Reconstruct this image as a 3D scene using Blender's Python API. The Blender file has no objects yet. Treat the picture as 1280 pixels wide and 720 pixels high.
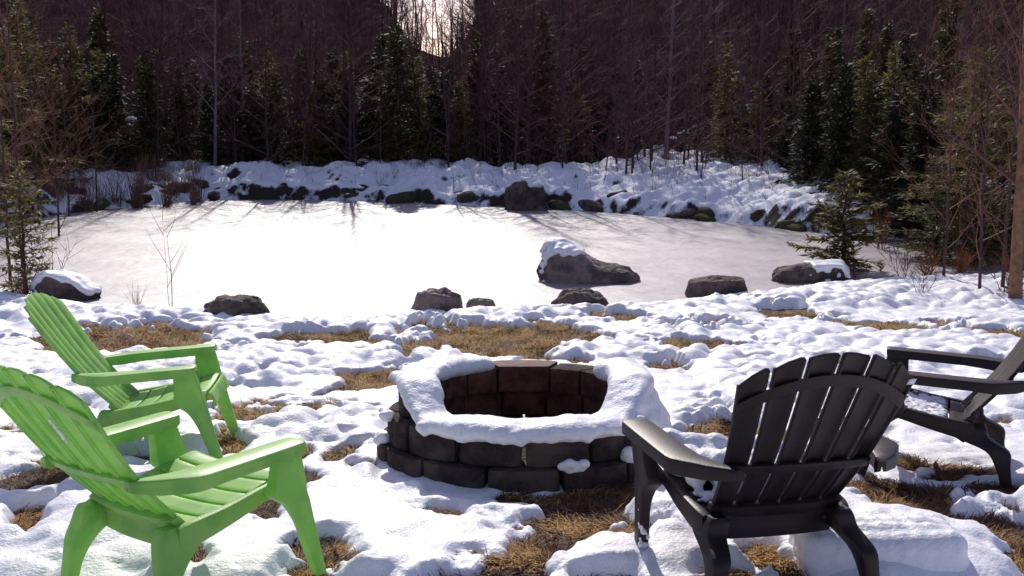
import bpy, bmesh, math, random
import numpy as np
from mathutils import Vector, Matrix, noise as mnoise

R = math.radians
random.seed(7)
C = bpy.context.scene.collection
scene = bpy.context.scene

# ------------------------------------------------------------------ place
FPX, PITCH, CAMH, SLOPE = 1427.0, R(8.70), 1.45, R(3.155)
TS = math.tan(SLOPE)
POND_Z = -0.69


def ray(px, py):
    """Unit-forward direction of a sight line through a point of the photograph."""
    a, b = (px - 640) / FPX, (py - 360) / FPX
    c, s = math.cos(PITCH), math.sin(PITCH)
    return Vector((a, c - b * s, -s - b * c))


def on_lawn(px, py, dz=0.0):
    d = ray(px, py)
    t = (CAMH - dz) / (-d.z - TS * d.y)
    return Vector((d.x * t, d.y * t, CAMH + d.z * t))


def on_level(px, py, z):
    d = ray(px, py)
    t = (z - CAMH) / d.z
    return Vector((d.x * t, d.y * t, z))


def at_dist(px, py, y):
    d = ray(px, py)
    t = y / d.y
    return Vector((d.x * t, y, CAMH + d.z * t))


# ------------------------------------------------------------------ noise
def _hash(ix, iy, k):
    h = (ix.astype(np.int64) * 374761393 + iy.astype(np.int64) * 668265263 + k * 1274126177) & 0xFFFFFFFF
    h = ((h ^ (h >> 13)) * 1274126177) & 0xFFFFFFFF
    h = ((h ^ (h >> 16)) * 2246822519) & 0xFFFFFFFF
    return ((h ^ (h >> 15)) & 0xFFFFFF) / float(0xFFFFFF)


def vnoise(x, y, k=0):
    ix, iy = np.floor(x), np.floor(y)
    fx, fy = x - ix, y - iy
    ux, uy = fx * fx * fx * (fx * (fx * 6 - 15) + 10), fy * fy * fy * (fy * (fy * 6 - 15) + 10)
    a, b = _hash(ix, iy, k), _hash(ix + 1, iy, k)
    c, d = _hash(ix, iy + 1, k), _hash(ix + 1, iy + 1, k)
    return (a + (b - a) * ux) * (1 - uy) + (c + (d - c) * ux) * uy


def fbm(x, y, k=0, o=4):
    s, a, t = 0, 0.5, 0
    for i in range(o):
        s = s + a * vnoise(x, y, k + 17 * i)
        t += a
        x, y, a = x * 2.03 + 7.1, y * 2.03 - 3.7, a * 0.5
    return s / t


def worley(x, y, k=0):
    ix, iy = np.floor(x), np.floor(y)
    acc = np.zeros(x.shape)
    for dx in (-1, 0, 1):
        for dy in (-1, 0, 1):
            cx, cy = ix + dx, iy + dy
            d = np.hypot(cx + 0.12 + 0.76 * _hash(cx, cy, k) - x, cy + 0.12 + 0.76 * _hash(cx, cy, k + 5) - y)
            acc += np.exp(-16.0 * d)
    return np.clip(-np.log(acc) / 16.0 + .03, 0, 9), None


def sstep(a, b, v):
    t = np.clip((v - a) / (b - a), 0, 1)
    return t * t * (3 - 2 * t)


# ------------------------------------------------------------------ materials
def mat(name, base, rough=0.7, spec=0.5, var=None, scale=8.0, bump=0.0, bscale=40.0, detail=6.0, var2=None, scale2=1.5, trans=0.0, sss=0.0):
    m = bpy.data.materials.new(name)
    m.use_nodes = True
    nt = m.node_tree
    b = nt.nodes['Principled BSDF']
    b.inputs['Base Color'].default_value = (*base, 1)
    b.inputs['Roughness'].default_value = rough
    b.inputs['Specular IOR Level'].default_value = spec
    tc = nt.nodes.new('ShaderNodeTexCoord')
    col = None
    if var:
        n = nt.nodes.new('ShaderNodeTexNoise')
        n.inputs['Scale'].default_value = scale
        n.inputs['Detail'].default_value = detail
        n.inputs['Roughness'].default_value = 0.65
        nt.links.new(tc.outputs['Object'], n.inputs['Vector'])
        rp = nt.nodes.new('ShaderNodeValToRGB')
        rp.color_ramp.elements[0].position = 0.36
        rp.color_ramp.elements[1].position = 0.64
        rp.color_ramp.elements[0].color = (*base, 1)
        rp.color_ramp.elements[1].color = (*var, 1)
        nt.links.new(n.outputs['Fac'], rp.inputs['Fac'])
        col = rp.outputs['Color']
        if var2:
            n2 = nt.nodes.new('ShaderNodeTexNoise')
            n2.inputs['Scale'].default_value = scale2
            n2.inputs['Detail'].default_value = 4
            nt.links.new(tc.outputs['Object'], n2.inputs['Vector'])
            r2 = nt.nodes.new('ShaderNodeValToRGB')
            r2.color_ramp.elements[0].position = 0.48
            r2.color_ramp.elements[1].position = 0.6
            nt.links.new(n2.outputs['Fac'], r2.inputs['Fac'])
            mx = nt.nodes.new('ShaderNodeMixRGB')
            mx.inputs['Color2'].default_value = (*var2, 1)
            nt.links.new(r2.outputs['Color'], mx.inputs['Fac'])
            nt.links.new(col, mx.inputs['Color1'])
            col = mx.outputs['Color']
        nt.links.new(col, b.inputs['Base Color'])
    if bump:
        n = nt.nodes.new('ShaderNodeTexNoise')
        n.inputs['Scale'].default_value = bscale
        n.inputs['Detail'].default_value = 5
        nt.links.new(tc.outputs['Object'], n.inputs['Vector'])
        bp = nt.nodes.new('ShaderNodeBump')
        bp.inputs['Strength'].default_value = 1.0
        bp.inputs['Distance'].default_value = bump
        nt.links.new(n.outputs['Fac'], bp.inputs['Height'])
        nt.links.new(bp.outputs['Normal'], b.inputs['Normal'])
    if trans:
        b.inputs['Transmission Weight'].default_value = 0
        t = nt.nodes.new('ShaderNodeBsdfTranslucent')
        t.inputs['Color'].default_value = (*[min(1, c * 1.4) for c in base], 1)
        ms = nt.nodes.new('ShaderNodeMixShader')
        ms.inputs['Fac'].default_value = trans
        out = nt.nodes['Material Output']
        nt.links.new(b.outputs[0], ms.inputs[1])
        nt.links.new(t.outputs[0], ms.inputs[2])
        nt.links.new(ms.outputs[0], out.inputs['Surface'])
    if sss:
        b.inputs['Subsurface Weight'].default_value = sss
        b.inputs['Subsurface Radius'].default_value = (0.6, 0.8, 1.0)
        b.inputs['Subsurface Scale'].default_value = 0.03
    return m


M = {}
M['snow'] = mat('snow', (0.87, 0.87, 0.89), 0.5, 0.3, var=(0.80, 0.805, 0.835), scale=26, bump=0.005, bscale=75)
M['soil'] = mat('soil', (0.055, 0.033, 0.019), 0.9, 0.2, var=(0.14, 0.085, 0.038), scale=16, bump=0.02, bscale=60, var2=(0.13, 0.10, 0.03), scale2=1.3)
M['straw'] = mat('straw', (0.42, 0.22, 0.060), 0.8, 0.2, var=(0.60, 0.37, 0.12), scale=3)
M['straw_dark'] = mat('straw_dark', (0.060, 0.028, 0.015), 0.75, 0.3, var=(0.16, 0.078, 0.038), scale=3)
M['straw_green'] = mat('straw_green', (0.11, 0.12, 0.03), 0.8, 0.2, var=(0.20, 0.17, 0.05), scale=3)
M['green_plastic'] = mat('green_plastic', (0.34, 0.61, 0.135), 0.44, 0.42, var=(0.39, 0.65, 0.165), scale=4, bump=0.0008, bscale=140, trans=0.30, var2=(0.25, 0.52, 0.12), scale2=9)
M['brown_plastic'] = mat('brown_plastic', (0.0125, 0.0078, 0.0072), 0.48, 0.32, var=(0.023, 0.0150, 0.0135), scale=7, bump=0.0008, bscale=120)
M['block'] = mat('block', (0.028, 0.021, 0.020), 0.92, 0.15, var=(0.060, 0.046, 0.042), scale=11, bump=0.022, bscale=28, var2=(0.085, 0.066, 0.058), scale2=5)
M['block_burnt'] = mat('block_burnt', (0.045, 0.020, 0.016), 0.92, 0.12, var=(0.17, 0.075, 0.052), scale=6, bump=0.010, bscale=40)
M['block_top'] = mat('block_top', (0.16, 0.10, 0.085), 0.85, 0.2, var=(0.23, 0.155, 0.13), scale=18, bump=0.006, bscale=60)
M['ash'] = mat('ash', (0.03, 0.026, 0.024), 0.95, 0.1, var=(0.09, 0.08, 0.075), scale=22, bump=0.03, bscale=30)
M['rock'] = mat('rock', (0.085, 0.060, 0.052), 0.85, 0.3, var=(0.17, 0.125, 0.105), scale=7, bump=0.035, bscale=22, detail=9, var2=(0.055, 0.045, 0.035), scale2=4)
M['rock_pale'] = mat('rock_pale', (0.18, 0.13, 0.11), 0.8, 0.35, var=(0.29, 0.22, 0.19), scale=7, bump=0.035, bscale=18, detail=9, var2=(0.10, 0.075, 0.065), scale2=3.5)
M['rock_moss'] = mat('rock_moss', (0.045, 0.042, 0.025), 0.9, 0.2, var=(0.085, 0.080, 0.030), scale=5, bump=0.03, bscale=12)
M['bark'] = mat('bark', (0.050, 0.030, 0.028), 0.9, 0.2, var=(0.095, 0.062, 0.055), scale=9)
M['bark_pale'] = mat('bark_pale', (0.26, 0.21, 0.20), 0.9, 0.2, var=(0.15, 0.12, 0.115), scale=7)
M['bark_orange'] = mat('bark_orange', (0.30, 0.15, 0.08), 0.85, 0.2, var=(0.13, 0.075, 0.055), scale=11, bump=0.01, bscale=30)
M['twig'] = mat('twig', (0.105, 0.046, 0.048), 0.75, 0.18, var=(0.165, 0.085, 0.080), scale=2)
M['twig_red'] = mat('twig_red', (0.17, 0.07, 0.045), 0.8, 0.3, var=(0.24, 0.12, 0.075), scale=2)
M['needle'] = mat('needle', (0.060, 0.058, 0.020), 0.7, 0.35, var=(0.115, 0.090, 0.034), scale=1.6, trans=0.18)
M['needle_dark'] = mat('needle_dark', (0.034, 0.042, 0.018), 0.7, 0.3, var=(0.062, 0.058, 0.026), scale=1.6, trans=0.12)
M['needle_warm'] = mat('needle_warm', (0.115, 0.110, 0.030), 0.65, 0.35, var=(0.19, 0.135, 0.045), scale=2.5, trans=0.38)
M['dead_leaf'] = mat('dead_leaf', (0.23, 0.075, 0.035), 0.8, 0.25, var=(0.34, 0.14, 0.06), scale=4, trans=0.25)
M['reed'] = mat('reed', (0.16, 0.085, 0.060), 0.85, 0.2, var=(0.28, 0.17, 0.11), scale=4)
M['sticker'] = mat('sticker', (0.75, 0.74, 0.72), 0.5, 0.4)


def ice_material():
    m = bpy.data.materials.new('ice')
    m.use_nodes = True
    nt = m.node_tree
    b = nt.nodes['Principled BSDF']
    tc = nt.nodes.new('ShaderNodeTexCoord')
    n = nt.nodes.new('ShaderNodeTexNoise')
    n.inputs['Scale'].default_value = 0.9
    n.inputs['Detail'].default_value = 7
    n.inputs['Roughness'].default_value = 0.62
    nt.links.new(tc.outputs['Object'], n.inputs['Vector'])
    rp = nt.nodes.new('ShaderNodeValToRGB')
    rp.color_ramp.elements[0].position = 0.3
    rp.color_ramp.elements[1].position = 0.7
    rp.color_ramp.elements[0].color = (0.265, 0.245, 0.255, 1)
    rp.color_ramp.elements[1].color = (0.385, 0.36, 0.37, 1)
    nt.links.new(n.outputs['Fac'], rp.inputs['Fac'])
    nt.links.new(rp.outputs['Color'], b.inputs['Base Color'])
    n2 = nt.nodes.new('ShaderNodeTexNoise')
    n2.inputs['Scale'].default_value = 3.5
    n2.inputs['Detail'].default_value = 6
    nt.links.new(tc.outputs['Object'], n2.inputs['Vector'])
    bp = nt.nodes.new('ShaderNodeBump')
    bp.inputs['Distance'].default_value = 0.014
    nt.links.new(n2.outputs['Fac'], bp.inputs['Height'])
    nt.links.new(bp.outputs['Normal'], b.inputs['Normal'])
    n4 = nt.nodes.new('ShaderNodeTexNoise')
    n4.inputs['Scale'].default_value = 0.45
    n4.inputs['Detail'].default_value = 6
    n4.inputs['Roughness'].default_value = 0.7
    nt.links.new(tc.outputs['Object'], n4.inputs['Vector'])
    mr = nt.nodes.new('ShaderNodeMapRange')
    mr.inputs['From Min'].default_value = 0.3
    mr.inputs['From Max'].default_value = 0.7
    mr.inputs['To Min'].default_value = 0.40
    mr.inputs['To Max'].default_value = 0.53
    nt.links.new(n4.outputs['Fac'], mr.inputs['Value'])
    nt.links.new(mr.outputs[0], b.inputs['Roughness'])
    b.inputs['IOR'].default_value = 1.45
    b.inputs['Specular IOR Level'].default_value = 0.80
    return m


M['ice'] = ice_material()


def terrain_material(name, flat, flat2, steep, lo, hi, scale, spec=0.2):
    """Snow or litter on what lies flat, bare earth where the slope is steep."""
    m = bpy.data.materials.new(name)
    m.use_nodes = True
    nt = m.node_tree
    b = nt.nodes['Principled BSDF']
    b.inputs['Roughness'].default_value = 0.8
    b.inputs['Specular IOR Level'].default_value = spec
    tc = nt.nodes.new('ShaderNodeTexCoord')
    g = nt.nodes.new('ShaderNodeNewGeometry')
    sx = nt.nodes.new('ShaderNodeSeparateXYZ')
    nt.links.new(g.outputs['Normal'], sx.inputs[0])
    n = nt.nodes.new('ShaderNodeTexNoise')
    n.inputs['Scale'].default_value = scale
    n.inputs['Detail'].default_value = 6
    nt.links.new(tc.outputs['Object'], n.inputs['Vector'])
    ad = nt.nodes.new('ShaderNodeMath')
    ad.operation = 'MULTIPLY_ADD'
    ad.inputs[1].default_value = 0.55
    nt.links.new(n.outputs['Fac'], ad.inputs[0])
    nt.links.new(sx.outputs['Z'], ad.inputs[2])
    mr = nt.nodes.new('ShaderNodeMapRange')
    mr.inputs['From Min'].default_value = lo + 0.275
    mr.inputs['From Max'].default_value = hi + 0.275
    nt.links.new(ad.outputs[0], mr.inputs['Value'])
    n3 = nt.nodes.new('ShaderNodeTexNoise')
    n3.inputs['Scale'].default_value = scale * 0.6
    n3.inputs['Detail'].default_value = 5
    nt.links.new(tc.outputs['Object'], n3.inputs['Vector'])
    rp = nt.nodes.new('ShaderNodeValToRGB')
    rp.color_ramp.elements[0].position = 0.42
    rp.color_ramp.elements[1].position = 0.52
    rp.color_ramp.elements[0].color = (*flat, 1)
    rp.color_ramp.elements[1].color = (*flat2, 1)
    nt.links.new(n3.outputs['Fac'], rp.inputs['Fac'])
    mx = nt.nodes.new('ShaderNodeMixRGB')
    mx.inputs['Color1'].default_value = (*steep, 1)
    nt.links.new(mr.outputs[0], mx.inputs['Fac'])
    nt.links.new(rp.outputs['Color'], mx.inputs['Color2'])
    nt.links.new(mx.outputs['Color'], b.inputs['Base Color'])
    return m


M['hill'] = terrain_material('hill', (0.056, 0.036, 0.039), (0.028, 0.019, 0.021), (0.030, 0.022, 0.024), 0.6, 0.8, 1.1, 0.0)
M['bank'] = terrain_material('bank', (0.84, 0.845, 0.87), (0.84, 0.845, 0.87), (0.040, 0.030, 0.024), 0.56, 0.67, 4.5)


# ------------------------------------------------------------------ objects
def tag(o, label=None, cat=None, group=None, kind=None):
    if label: o['label'] = label
    if cat: o['category'] = cat
    if group: o['group'] = group
    if kind: o['kind'] = kind
    return o


def link(name, me, parent=None):
    o = bpy.data.objects.new(name, me)
    C.objects.link(o)
    if parent is not None:
        o.parent = parent
    return o


def thing(name, label, cat, loc=(0, 0, 0), rot=(0, 0, 0), group=None):
    o = link(name, None)
    o.location = loc
    o.rotation_euler = rot
    o.empty_display_size = 0.2
    return tag(o, label, cat, group)


class MB:
    """Collects vertices and faces of one mesh."""
    def __init__(self):
        self.v, self.f, self.mi = [], [], []

    def add(self, vs, fs, mi=0):
        b = len(self.v)
        self.v.extend(vs)
        self.f.extend([tuple(i + b for i in f) for f in fs])
        self.mi.extend([mi] * len(fs))

    def tube(self, pts, rad, n=6, cap=True, mi=0):
        pts = [Vector(p) for p in pts]
        vs, fs = [], []
        t0 = (pts[1] - pts[0]).normalized()
        up = Vector((0, 0, 1)) if abs(t0.z) < 0.9 else Vector((1, 0, 0))
        a = t0.cross(up).normalized()
        for i, p in enumerate(pts):
            t = (pts[min(i + 1, len(pts) - 1)] - pts[max(i - 1, 0)])
            t = t.normalized() if t.length > 1e-9 else t0
            a = (a - t * a.dot(t))
            a = a.normalized() if a.length > 1e-6 else t.orthogonal().normalized()
            b = t.cross(a)
            for k in range(n):
                q = 2 * math.pi * k / n
                vs.append(tuple(p + (a * math.cos(q) + b * math.sin(q)) * rad[i]))
        for i in range(len(pts) - 1):
            for k in range(n):
                k2 = (k + 1) % n
                fs.append((i * n + k, i * n + k2, (i + 1) * n + k2, (i + 1) * n + k))
        if cap:
            fs.append(tuple(reversed(range(n))))
            fs.append(tuple(range((len(pts) - 1) * n, len(pts) * n)))
        self.add(vs, fs, mi)

    def loft(self, rings, mi=0):
        n = len(rings[0])
        vs = [tuple(p) for r in rings for p in r]
        fs = []
        for i in range(len(rings) - 1):
            for k in range(n):
                k2 = (k + 1) % n
                fs.append((i * n + k, i * n + k2, (i + 1) * n + k2, (i + 1) * n + k))
        fs.append(tuple(reversed(range(n))))
        fs.append(tuple(range((len(rings) - 1) * n, len(rings) * n)))
        self.add(vs, fs, mi)

    def slab(self, top, bot, mi=0):
        """Closed sheet between two equal grids of points (rows of rows)."""
        r, c = len(top), len(top[0])
        vs = [tuple(p) for row in top for p in row] + [tuple(p) for row in bot for p in row]
        o = r * c
        fs = []
        for i in range(r - 1):
            for j in range(c - 1):
                a, b, d, e = i * c + j, i * c + j + 1, (i + 1) * c + j + 1, (i + 1) * c + j
                fs += [(a, b, d, e), (a + o, e + o, d + o, b + o)]
        for i in range(r - 1):
            a, b = i * c, (i + 1) * c
            fs.append((a, b, b + o, a + o))
            a, b = i * c + c - 1, (i + 1) * c + c - 1
            fs.append((b, a, a + o, b + o))
        for j in range(c - 1):
            a, b = j, j + 1
            fs.append((b, a, a + o, b + o))
            a, b = (r - 1) * c + j, (r - 1) * c + j + 1
            fs.append((a, b, b + o, a + o))
        self.add(vs, fs, mi)

    def mesh(self, name, mats, smooth=True, bevel=0.0, seg=2, fix=False):
        me = bpy.data.meshes.new(name)
        me.from_pydata(self.v, [], self.f)
        for m in (mats if isinstance(mats, (list, tuple)) else [mats]):
            me.materials.append(m)
        if any(self.mi):
            me.polygons.foreach_set('material_index', self.mi)
        if bevel or fix:
            bm = bmesh.new()
            bm.from_mesh(me)
            bmesh.ops.recalc_face_normals(bm, faces=bm.faces)
            if bevel:
                es = [e for e in bm.edges if len(e.link_faces) == 2 and e.calc_face_angle(0) > R(38)]
                bmesh.ops.bevel(bm, geom=es, offset=bevel, segments=seg, affect='EDGES', profile=0.5, clamp_overlap=True)
            bm.to_mesh(me)
            bm.free()
        if smooth:
            me.polygons.foreach_set('use_smooth', [True] * len(me.polygons))
            if smooth == 'auto':
                me.set_sharp_from_angle(angle=R(40))
        me.update()
        return me

    def build(self, name, mats, parent=None, **kw):
        return link(name, self.mesh(name, mats, **kw), parent)


def grid_mesh(name, xs, ys, z, material, keep=None, smooth=True):
    """Height sheet over xs x ys; z has shape (len(ys), len(xs))."""
    nx, ny = len(xs), len(ys)
    X, Y = np.meshgrid(xs, ys)
    co = np.stack([X, Y, z], -1).reshape(-1, 3).astype(np.float32)
    i = np.arange(nx * ny).reshape(ny, nx)
    q = np.stack([i[:-1, :-1], i[:-1, 1:], i[1:, 1:], i[1:, :-1]], -1).reshape(-1, 4)
    if keep is not None:
        kf = keep.reshape(-1)[q].any(1)
        q = q[kf]
        used = np.zeros(len(co), bool)
        used[q.reshape(-1)] = True
        new = np.cumsum(used) - 1
        co, q = co[used], new[q]
    me = bpy.data.meshes.new(name)
    me.vertices.add(len(co))
    me.vertices.foreach_set('co', co.reshape(-1))
    me.loops.add(q.size)
    me.loops.foreach_set('vertex_index', q.reshape(-1).astype(np.int32))
    me.polygons.add(len(q))
    me.polygons.foreach_set('loop_start', (np.arange(len(q)) * 4).astype(np.int32))
    me.polygons.foreach_set('use_smooth', np.full(len(q), smooth))
    me.materials.append(material)
    me.update()
    me.validate()
    return link(name, me)


def remeshed(name, balls, voxel, material, smooth=6, wob=0.0, wscale=6.0, flat=0.0):
    """Melts overlapping balls (x, y, z, r, squash) into one rounded closed mesh."""
    bm = bmesh.new()
    for (x, y, z, r, q) in balls:
        bmesh.ops.create_icosphere(bm, subdivisions=2, radius=r, matrix=Matrix.Translation((x, y, z)) @ Matrix.Diagonal((1, 1, q, 1)))
    me = bpy.data.meshes.new(name)
    bm.to_mesh(me)
    bm.free()
    o = bpy.data.objects.new(name, me)
    C.objects.link(o)
    m = o.modifiers.new('r', 'REMESH')
    m.mode = 'VOXEL'
    m.voxel_size = voxel
    s = o.modifiers.new('s', 'SMOOTH')
    s.iterations = smooth
    s.factor = 0.5
    dg = bpy.context.evaluated_depsgraph_get()
    me2 = bpy.data.meshes.new_from_object(o.evaluated_get(dg))
    o.modifiers.clear()
    o.data = me2
    me2.name = name
    bpy.data.meshes.remove(me)
    if wob:
        for v in me2.vertices:
            n = v.normal
            v.co += n * (mnoise.fractal(v.co * wscale, 1.0, 2.0, 3) * wob)
    me2.materials.clear()
    me2.materials.append(material)
    me2.polygons.foreach_set('use_smooth', [True] * len(me2.polygons))
    me2.update()
    return o


# ------------------------------------------------------------------ pond outline and terrain
NEAR = [(20, 372), (60, 378), (120, 386), (200, 393), (300, 399), (420, 402), (540, 399), (640, 396), (740, 389), (850, 381), (930, 371), (1000, 361), (1080, 354), (1160, 350), (1240, 345)]
FAR = [(1300, 320), (1180, 306), (1090, 297), (1000, 289), (920, 279), (850, 273), (760, 266), (690, 261), (600, 258), (480, 252), (380, 250), (260, 250), (180, 258), (110, 264), (60, 270), (0, 285), (-60, 320)]
POLY = np.array([on_level(px, py, POND_Z)[:2] for px, py in NEAR + FAR])


def pond_dist(x, y):
    """Signed distance to the pond's edge: negative on the ice."""
    sh = x.shape
    x, y = x.reshape(-1), y.reshape(-1)
    d = np.full(x.shape, 1e9)
    ins = np.zeros(x.shape, bool)
    n = len(POLY)
    for i in range(n):
        ax, ay = POLY[i]
        bx, by = POLY[(i + 1) % n]
        ex, ey = bx - ax, by - ay
        t = np.clip(((x - ax) * ex + (y - ay) * ey) / (ex * ex + ey * ey), 0, 1)
        d = np.minimum(d, np.hypot(x - ax - t * ex, y - ay - t * ey))
        c = ((ay > y) != (by > y)) & (x < ex * (y - ay) / (ey + 1e-12) + ax)
        ins ^= c
    return np.where(ins, -d, d).reshape(sh)


def terrain(x, y):
    """Height of the bare ground."""
    d = pond_dist(x, y)
    near = sstep(19.0, 14.0, y - 0.25 * np.abs(x) + 3)        # 1 on the lawn side
    lawn = -TS * y + 0.03 * (fbm(x * 0.9, y * 0.9, 3) - 0.5)
    lawn = np.maximum(lawn, POND_Z + 0.005) - 0.085 * sstep(4.12, 3.65, y)
    yy = np.maximum(y - 30.0, 0.0)
    azi = x / np.maximum(y, 5.0)
    notch = np.exp(-(np.abs(azi + 0.064) / 0.036) ** 2.6)
    slope = 0.225 * (1 - 0.565 * notch) * (1 + .16 * (fbm(azi * 70, azi * 0, 5) - .5))
    yy = 62 * (1 - np.exp(-yy / 62.0)) * 1.12
    far = POND_Z + 0.42 * sstep(0.0, 1.8, d) + 0.03 * np.maximum(d - 2, 0) + slope * np.maximum(yy - 4.0, 0) * sstep(2, 16, yy)
    far = far + 0.5 * (fbm(x * 0.25, y * 0.25, 9) - 0.5) * sstep(1, 6, d)
    side = 0.10 * np.maximum(np.abs(x) - 9 - 0.1 * y, 0)
    far = far + side
    z = lawn * near + far * (1 - near) + side * near * 0.3
    z = np.where(d < 0, np.minimum(z, POND_Z - 0.02 + 0.35 * np.maximum(d, -1.0)), z)
    return z


def ground_z(x, y):
    return float(terrain(np.array([[x]], float), np.array([[y]], float))[0, 0])


xs = np.unique(np.concatenate([np.arange(-160, -16, 4.0), np.arange(-16, -8, 0.5), np.arange(-8, 8, 0.06), np.arange(8, 16, 0.5), np.arange(16, 161, 4.0)]).round(4))
ys = np.unique(np.concatenate([np.arange(-40, 2, 2.0), np.arange(2, 14, 0.06), np.arange(14, 40, 0.3), np.arange(40, 200, 3.0)]).round(4))
X, Y = np.meshgrid(xs, ys)
Z = terrain(X, Y)
lawnzone = Y < 14
Z = Z + np.where(lawnzone, 0.022 * (fbm(X * 9, Y * 9, 41) - 0.5), 0)
ground = grid_mesh('ground', xs, ys, Z - 0.004, M['soil'], keep=Y < 17.5)
tag(ground, kind='structure')
hill = grid_mesh('hillside', xs, ys, Z - 0.05, M['hill'], keep=Y > 15.5)
tag(hill, kind='structure')

# ice
me = bpy.data.meshes.new('frozen_pond')
bm = bmesh.new()
cen = POLY.mean(0)
pv = [bm.verts.new((*(p + (p - cen) / np.linalg.norm(p - cen) * 1.2), POND_Z)) for p in POLY]
bm.faces.new(pv)
bmesh.ops.triangulate(bm, faces=bm.faces)
bmesh.ops.recalc_face_normals(bm, faces=bm.faces)
bm.to_mesh(me)
bm.free()
me.materials.append(M['ice'])
ice = tag(link('frozen_pond', me), 'frozen pond of pale grey ice behind the lawn', kind='structure')

# ------------------------------------------------------------------ snow on the lawn
BARE = [  # places on the lawn where the snow has melted: centre and half-sizes as seen, strength
    (178, 421, 95, 15, 1.2), (110, 415, 40, 8, .9), (405, 424, 70, 9, 1.1), (440, 431, 50, 7, .9), (300, 440, 40, 5, .6),
    (630, 424, 100, 17, 1.25), (540, 409, 55, 8, 1.0), (520, 440, 36, 12, .8), (690, 408, 46, 8, .9), (760, 398, 60, 6, .9),
    (868, 437, 62, 8, 1.05), (880, 409, 52, 7, .95), (980, 390, 30, 9, 1.1), (1105, 411, 42, 7, 1.0), (1170, 407, 30, 6, .8), (1245, 418, 50, 7, .9), (1040, 400, 20, 5, .6),
    (362, 518, 56, 9, 1.1), (898, 542, 36, 13, 1.1), (880, 512, 40, 8, .7), (905, 516, 20, 5, .7), (462, 473, 34, 12, .9), (432, 486, 22, 6, .8), (700, 455, 40, 6, .9), (825, 455, 22, 6, .7), (452, 565, 20, 9, .8),
    (172, 576, 34, 8, .9), (45, 600, 46, 12, .9), (75, 636, 34, 16, 1.0), (22, 605, 30, 8, .7), (395, 612, 24, 8, .8), (360, 640, 30, 8, .7),
    (745, 640, 100, 42, 1.35), (690, 655, 55, 25, 1.0), (570, 650, 50, 7, .8), (540, 644, 30, 10, .7), (620, 690, 36, 24, .9), (655, 685, 40, 14, .85), (430, 690, 52, 22, .95), (400, 712, 60, 14, .9), (530, 712, 40, 9, .8), (600, 712, 60, 10, .9),
    (850, 668, 60, 10, .8), (1000, 712, 46, 16, 1.1), (980, 690, 22, 20, .8),
    (1130, 622, 66, 16, 1.05), (1210, 645, 80, 16, 1.15), (1090, 606, 40, 10, .9), (1240, 690, 42, 18, 1.05), (1030, 600, 30, 8, .6),
    (250, 690, 30, 10, .6), (1262, 624, 36, 12, .95), (105, 690, 50, 16, .75), (797, 705, 30, 10, .8), (410, 716, 26, 8, .9), (300, 552, 24, 7, .7), (905, 712, 40, 12, .7), (1180, 585, 40, 6, .5), (1010, 575, 24, 6, .5), (345, 575, 26, 6, .6), (960, 480, 24, 5, .6), (1050, 455, 30, 5, .6), (1240, 460, 40, 5, .6), (930, 455, 24, 5, .5), (330, 470, 30, 5, .5), (250, 500, 24, 5, .4),
]


def bare_field(x, y):
    wx = x + 0.26 * (fbm(x * 2.6, y * 2.6, 61) - 0.5) * 2
    wy = y + 0.26 * (fbm(x * 2.6, y * 2.6, 67) - 0.5) * 2
    b = np.zeros(x.shape)
    for (px, py, rx, ry, s) in BARE:
        c = on_lawn(px, py)
        a0, a1 = on_lawn(px, py - ry), on_lawn(px, py + ry)
        hx, hy = rx * c.y / FPX * 1.05, abs(a0.y - a1.y) / 2 + .10
        q = ((wx - c.x) / hx) ** 2 + ((wy - c.y + .06) / hy) ** 2
        b = np.maximum(b, s * np.exp(-0.75 * q ** 1.5))
    return b


HEAPS = [  # where the snow lies thicker near the viewer
    (690, 612, 46, 12, .7), (560, 612, 60, 16, .6), (530, 680, 80, 24, .7), (600, 662, 46, 14, .5), (740, 706, 60, 10, .8), (470, 650, 60, 20, .5), (660, 642, 26, 8, .5), (830, 700, 40, 14, .4), (340, 690, 36, 30, .5), (60, 690, 60, 40, .3), (940, 660, 60, 16, .3)]


def heap_field(x, y):
    b = np.zeros(x.shape)
    for (px, py, rx, ry, s) in HEAPS:
        c = on_lawn(px, py)
        hx, hy = rx * c.y / FPX, abs(on_lawn(px, py - ry).y - on_lawn(px, py + ry).y) / 2
        b = b + s * np.exp(-((x - c.x) / hx) ** 2 - ((y - c.y) / hy) ** 2)
    return b


PIT = Vector((0.062, 5.78, -TS * 5.78))


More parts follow.
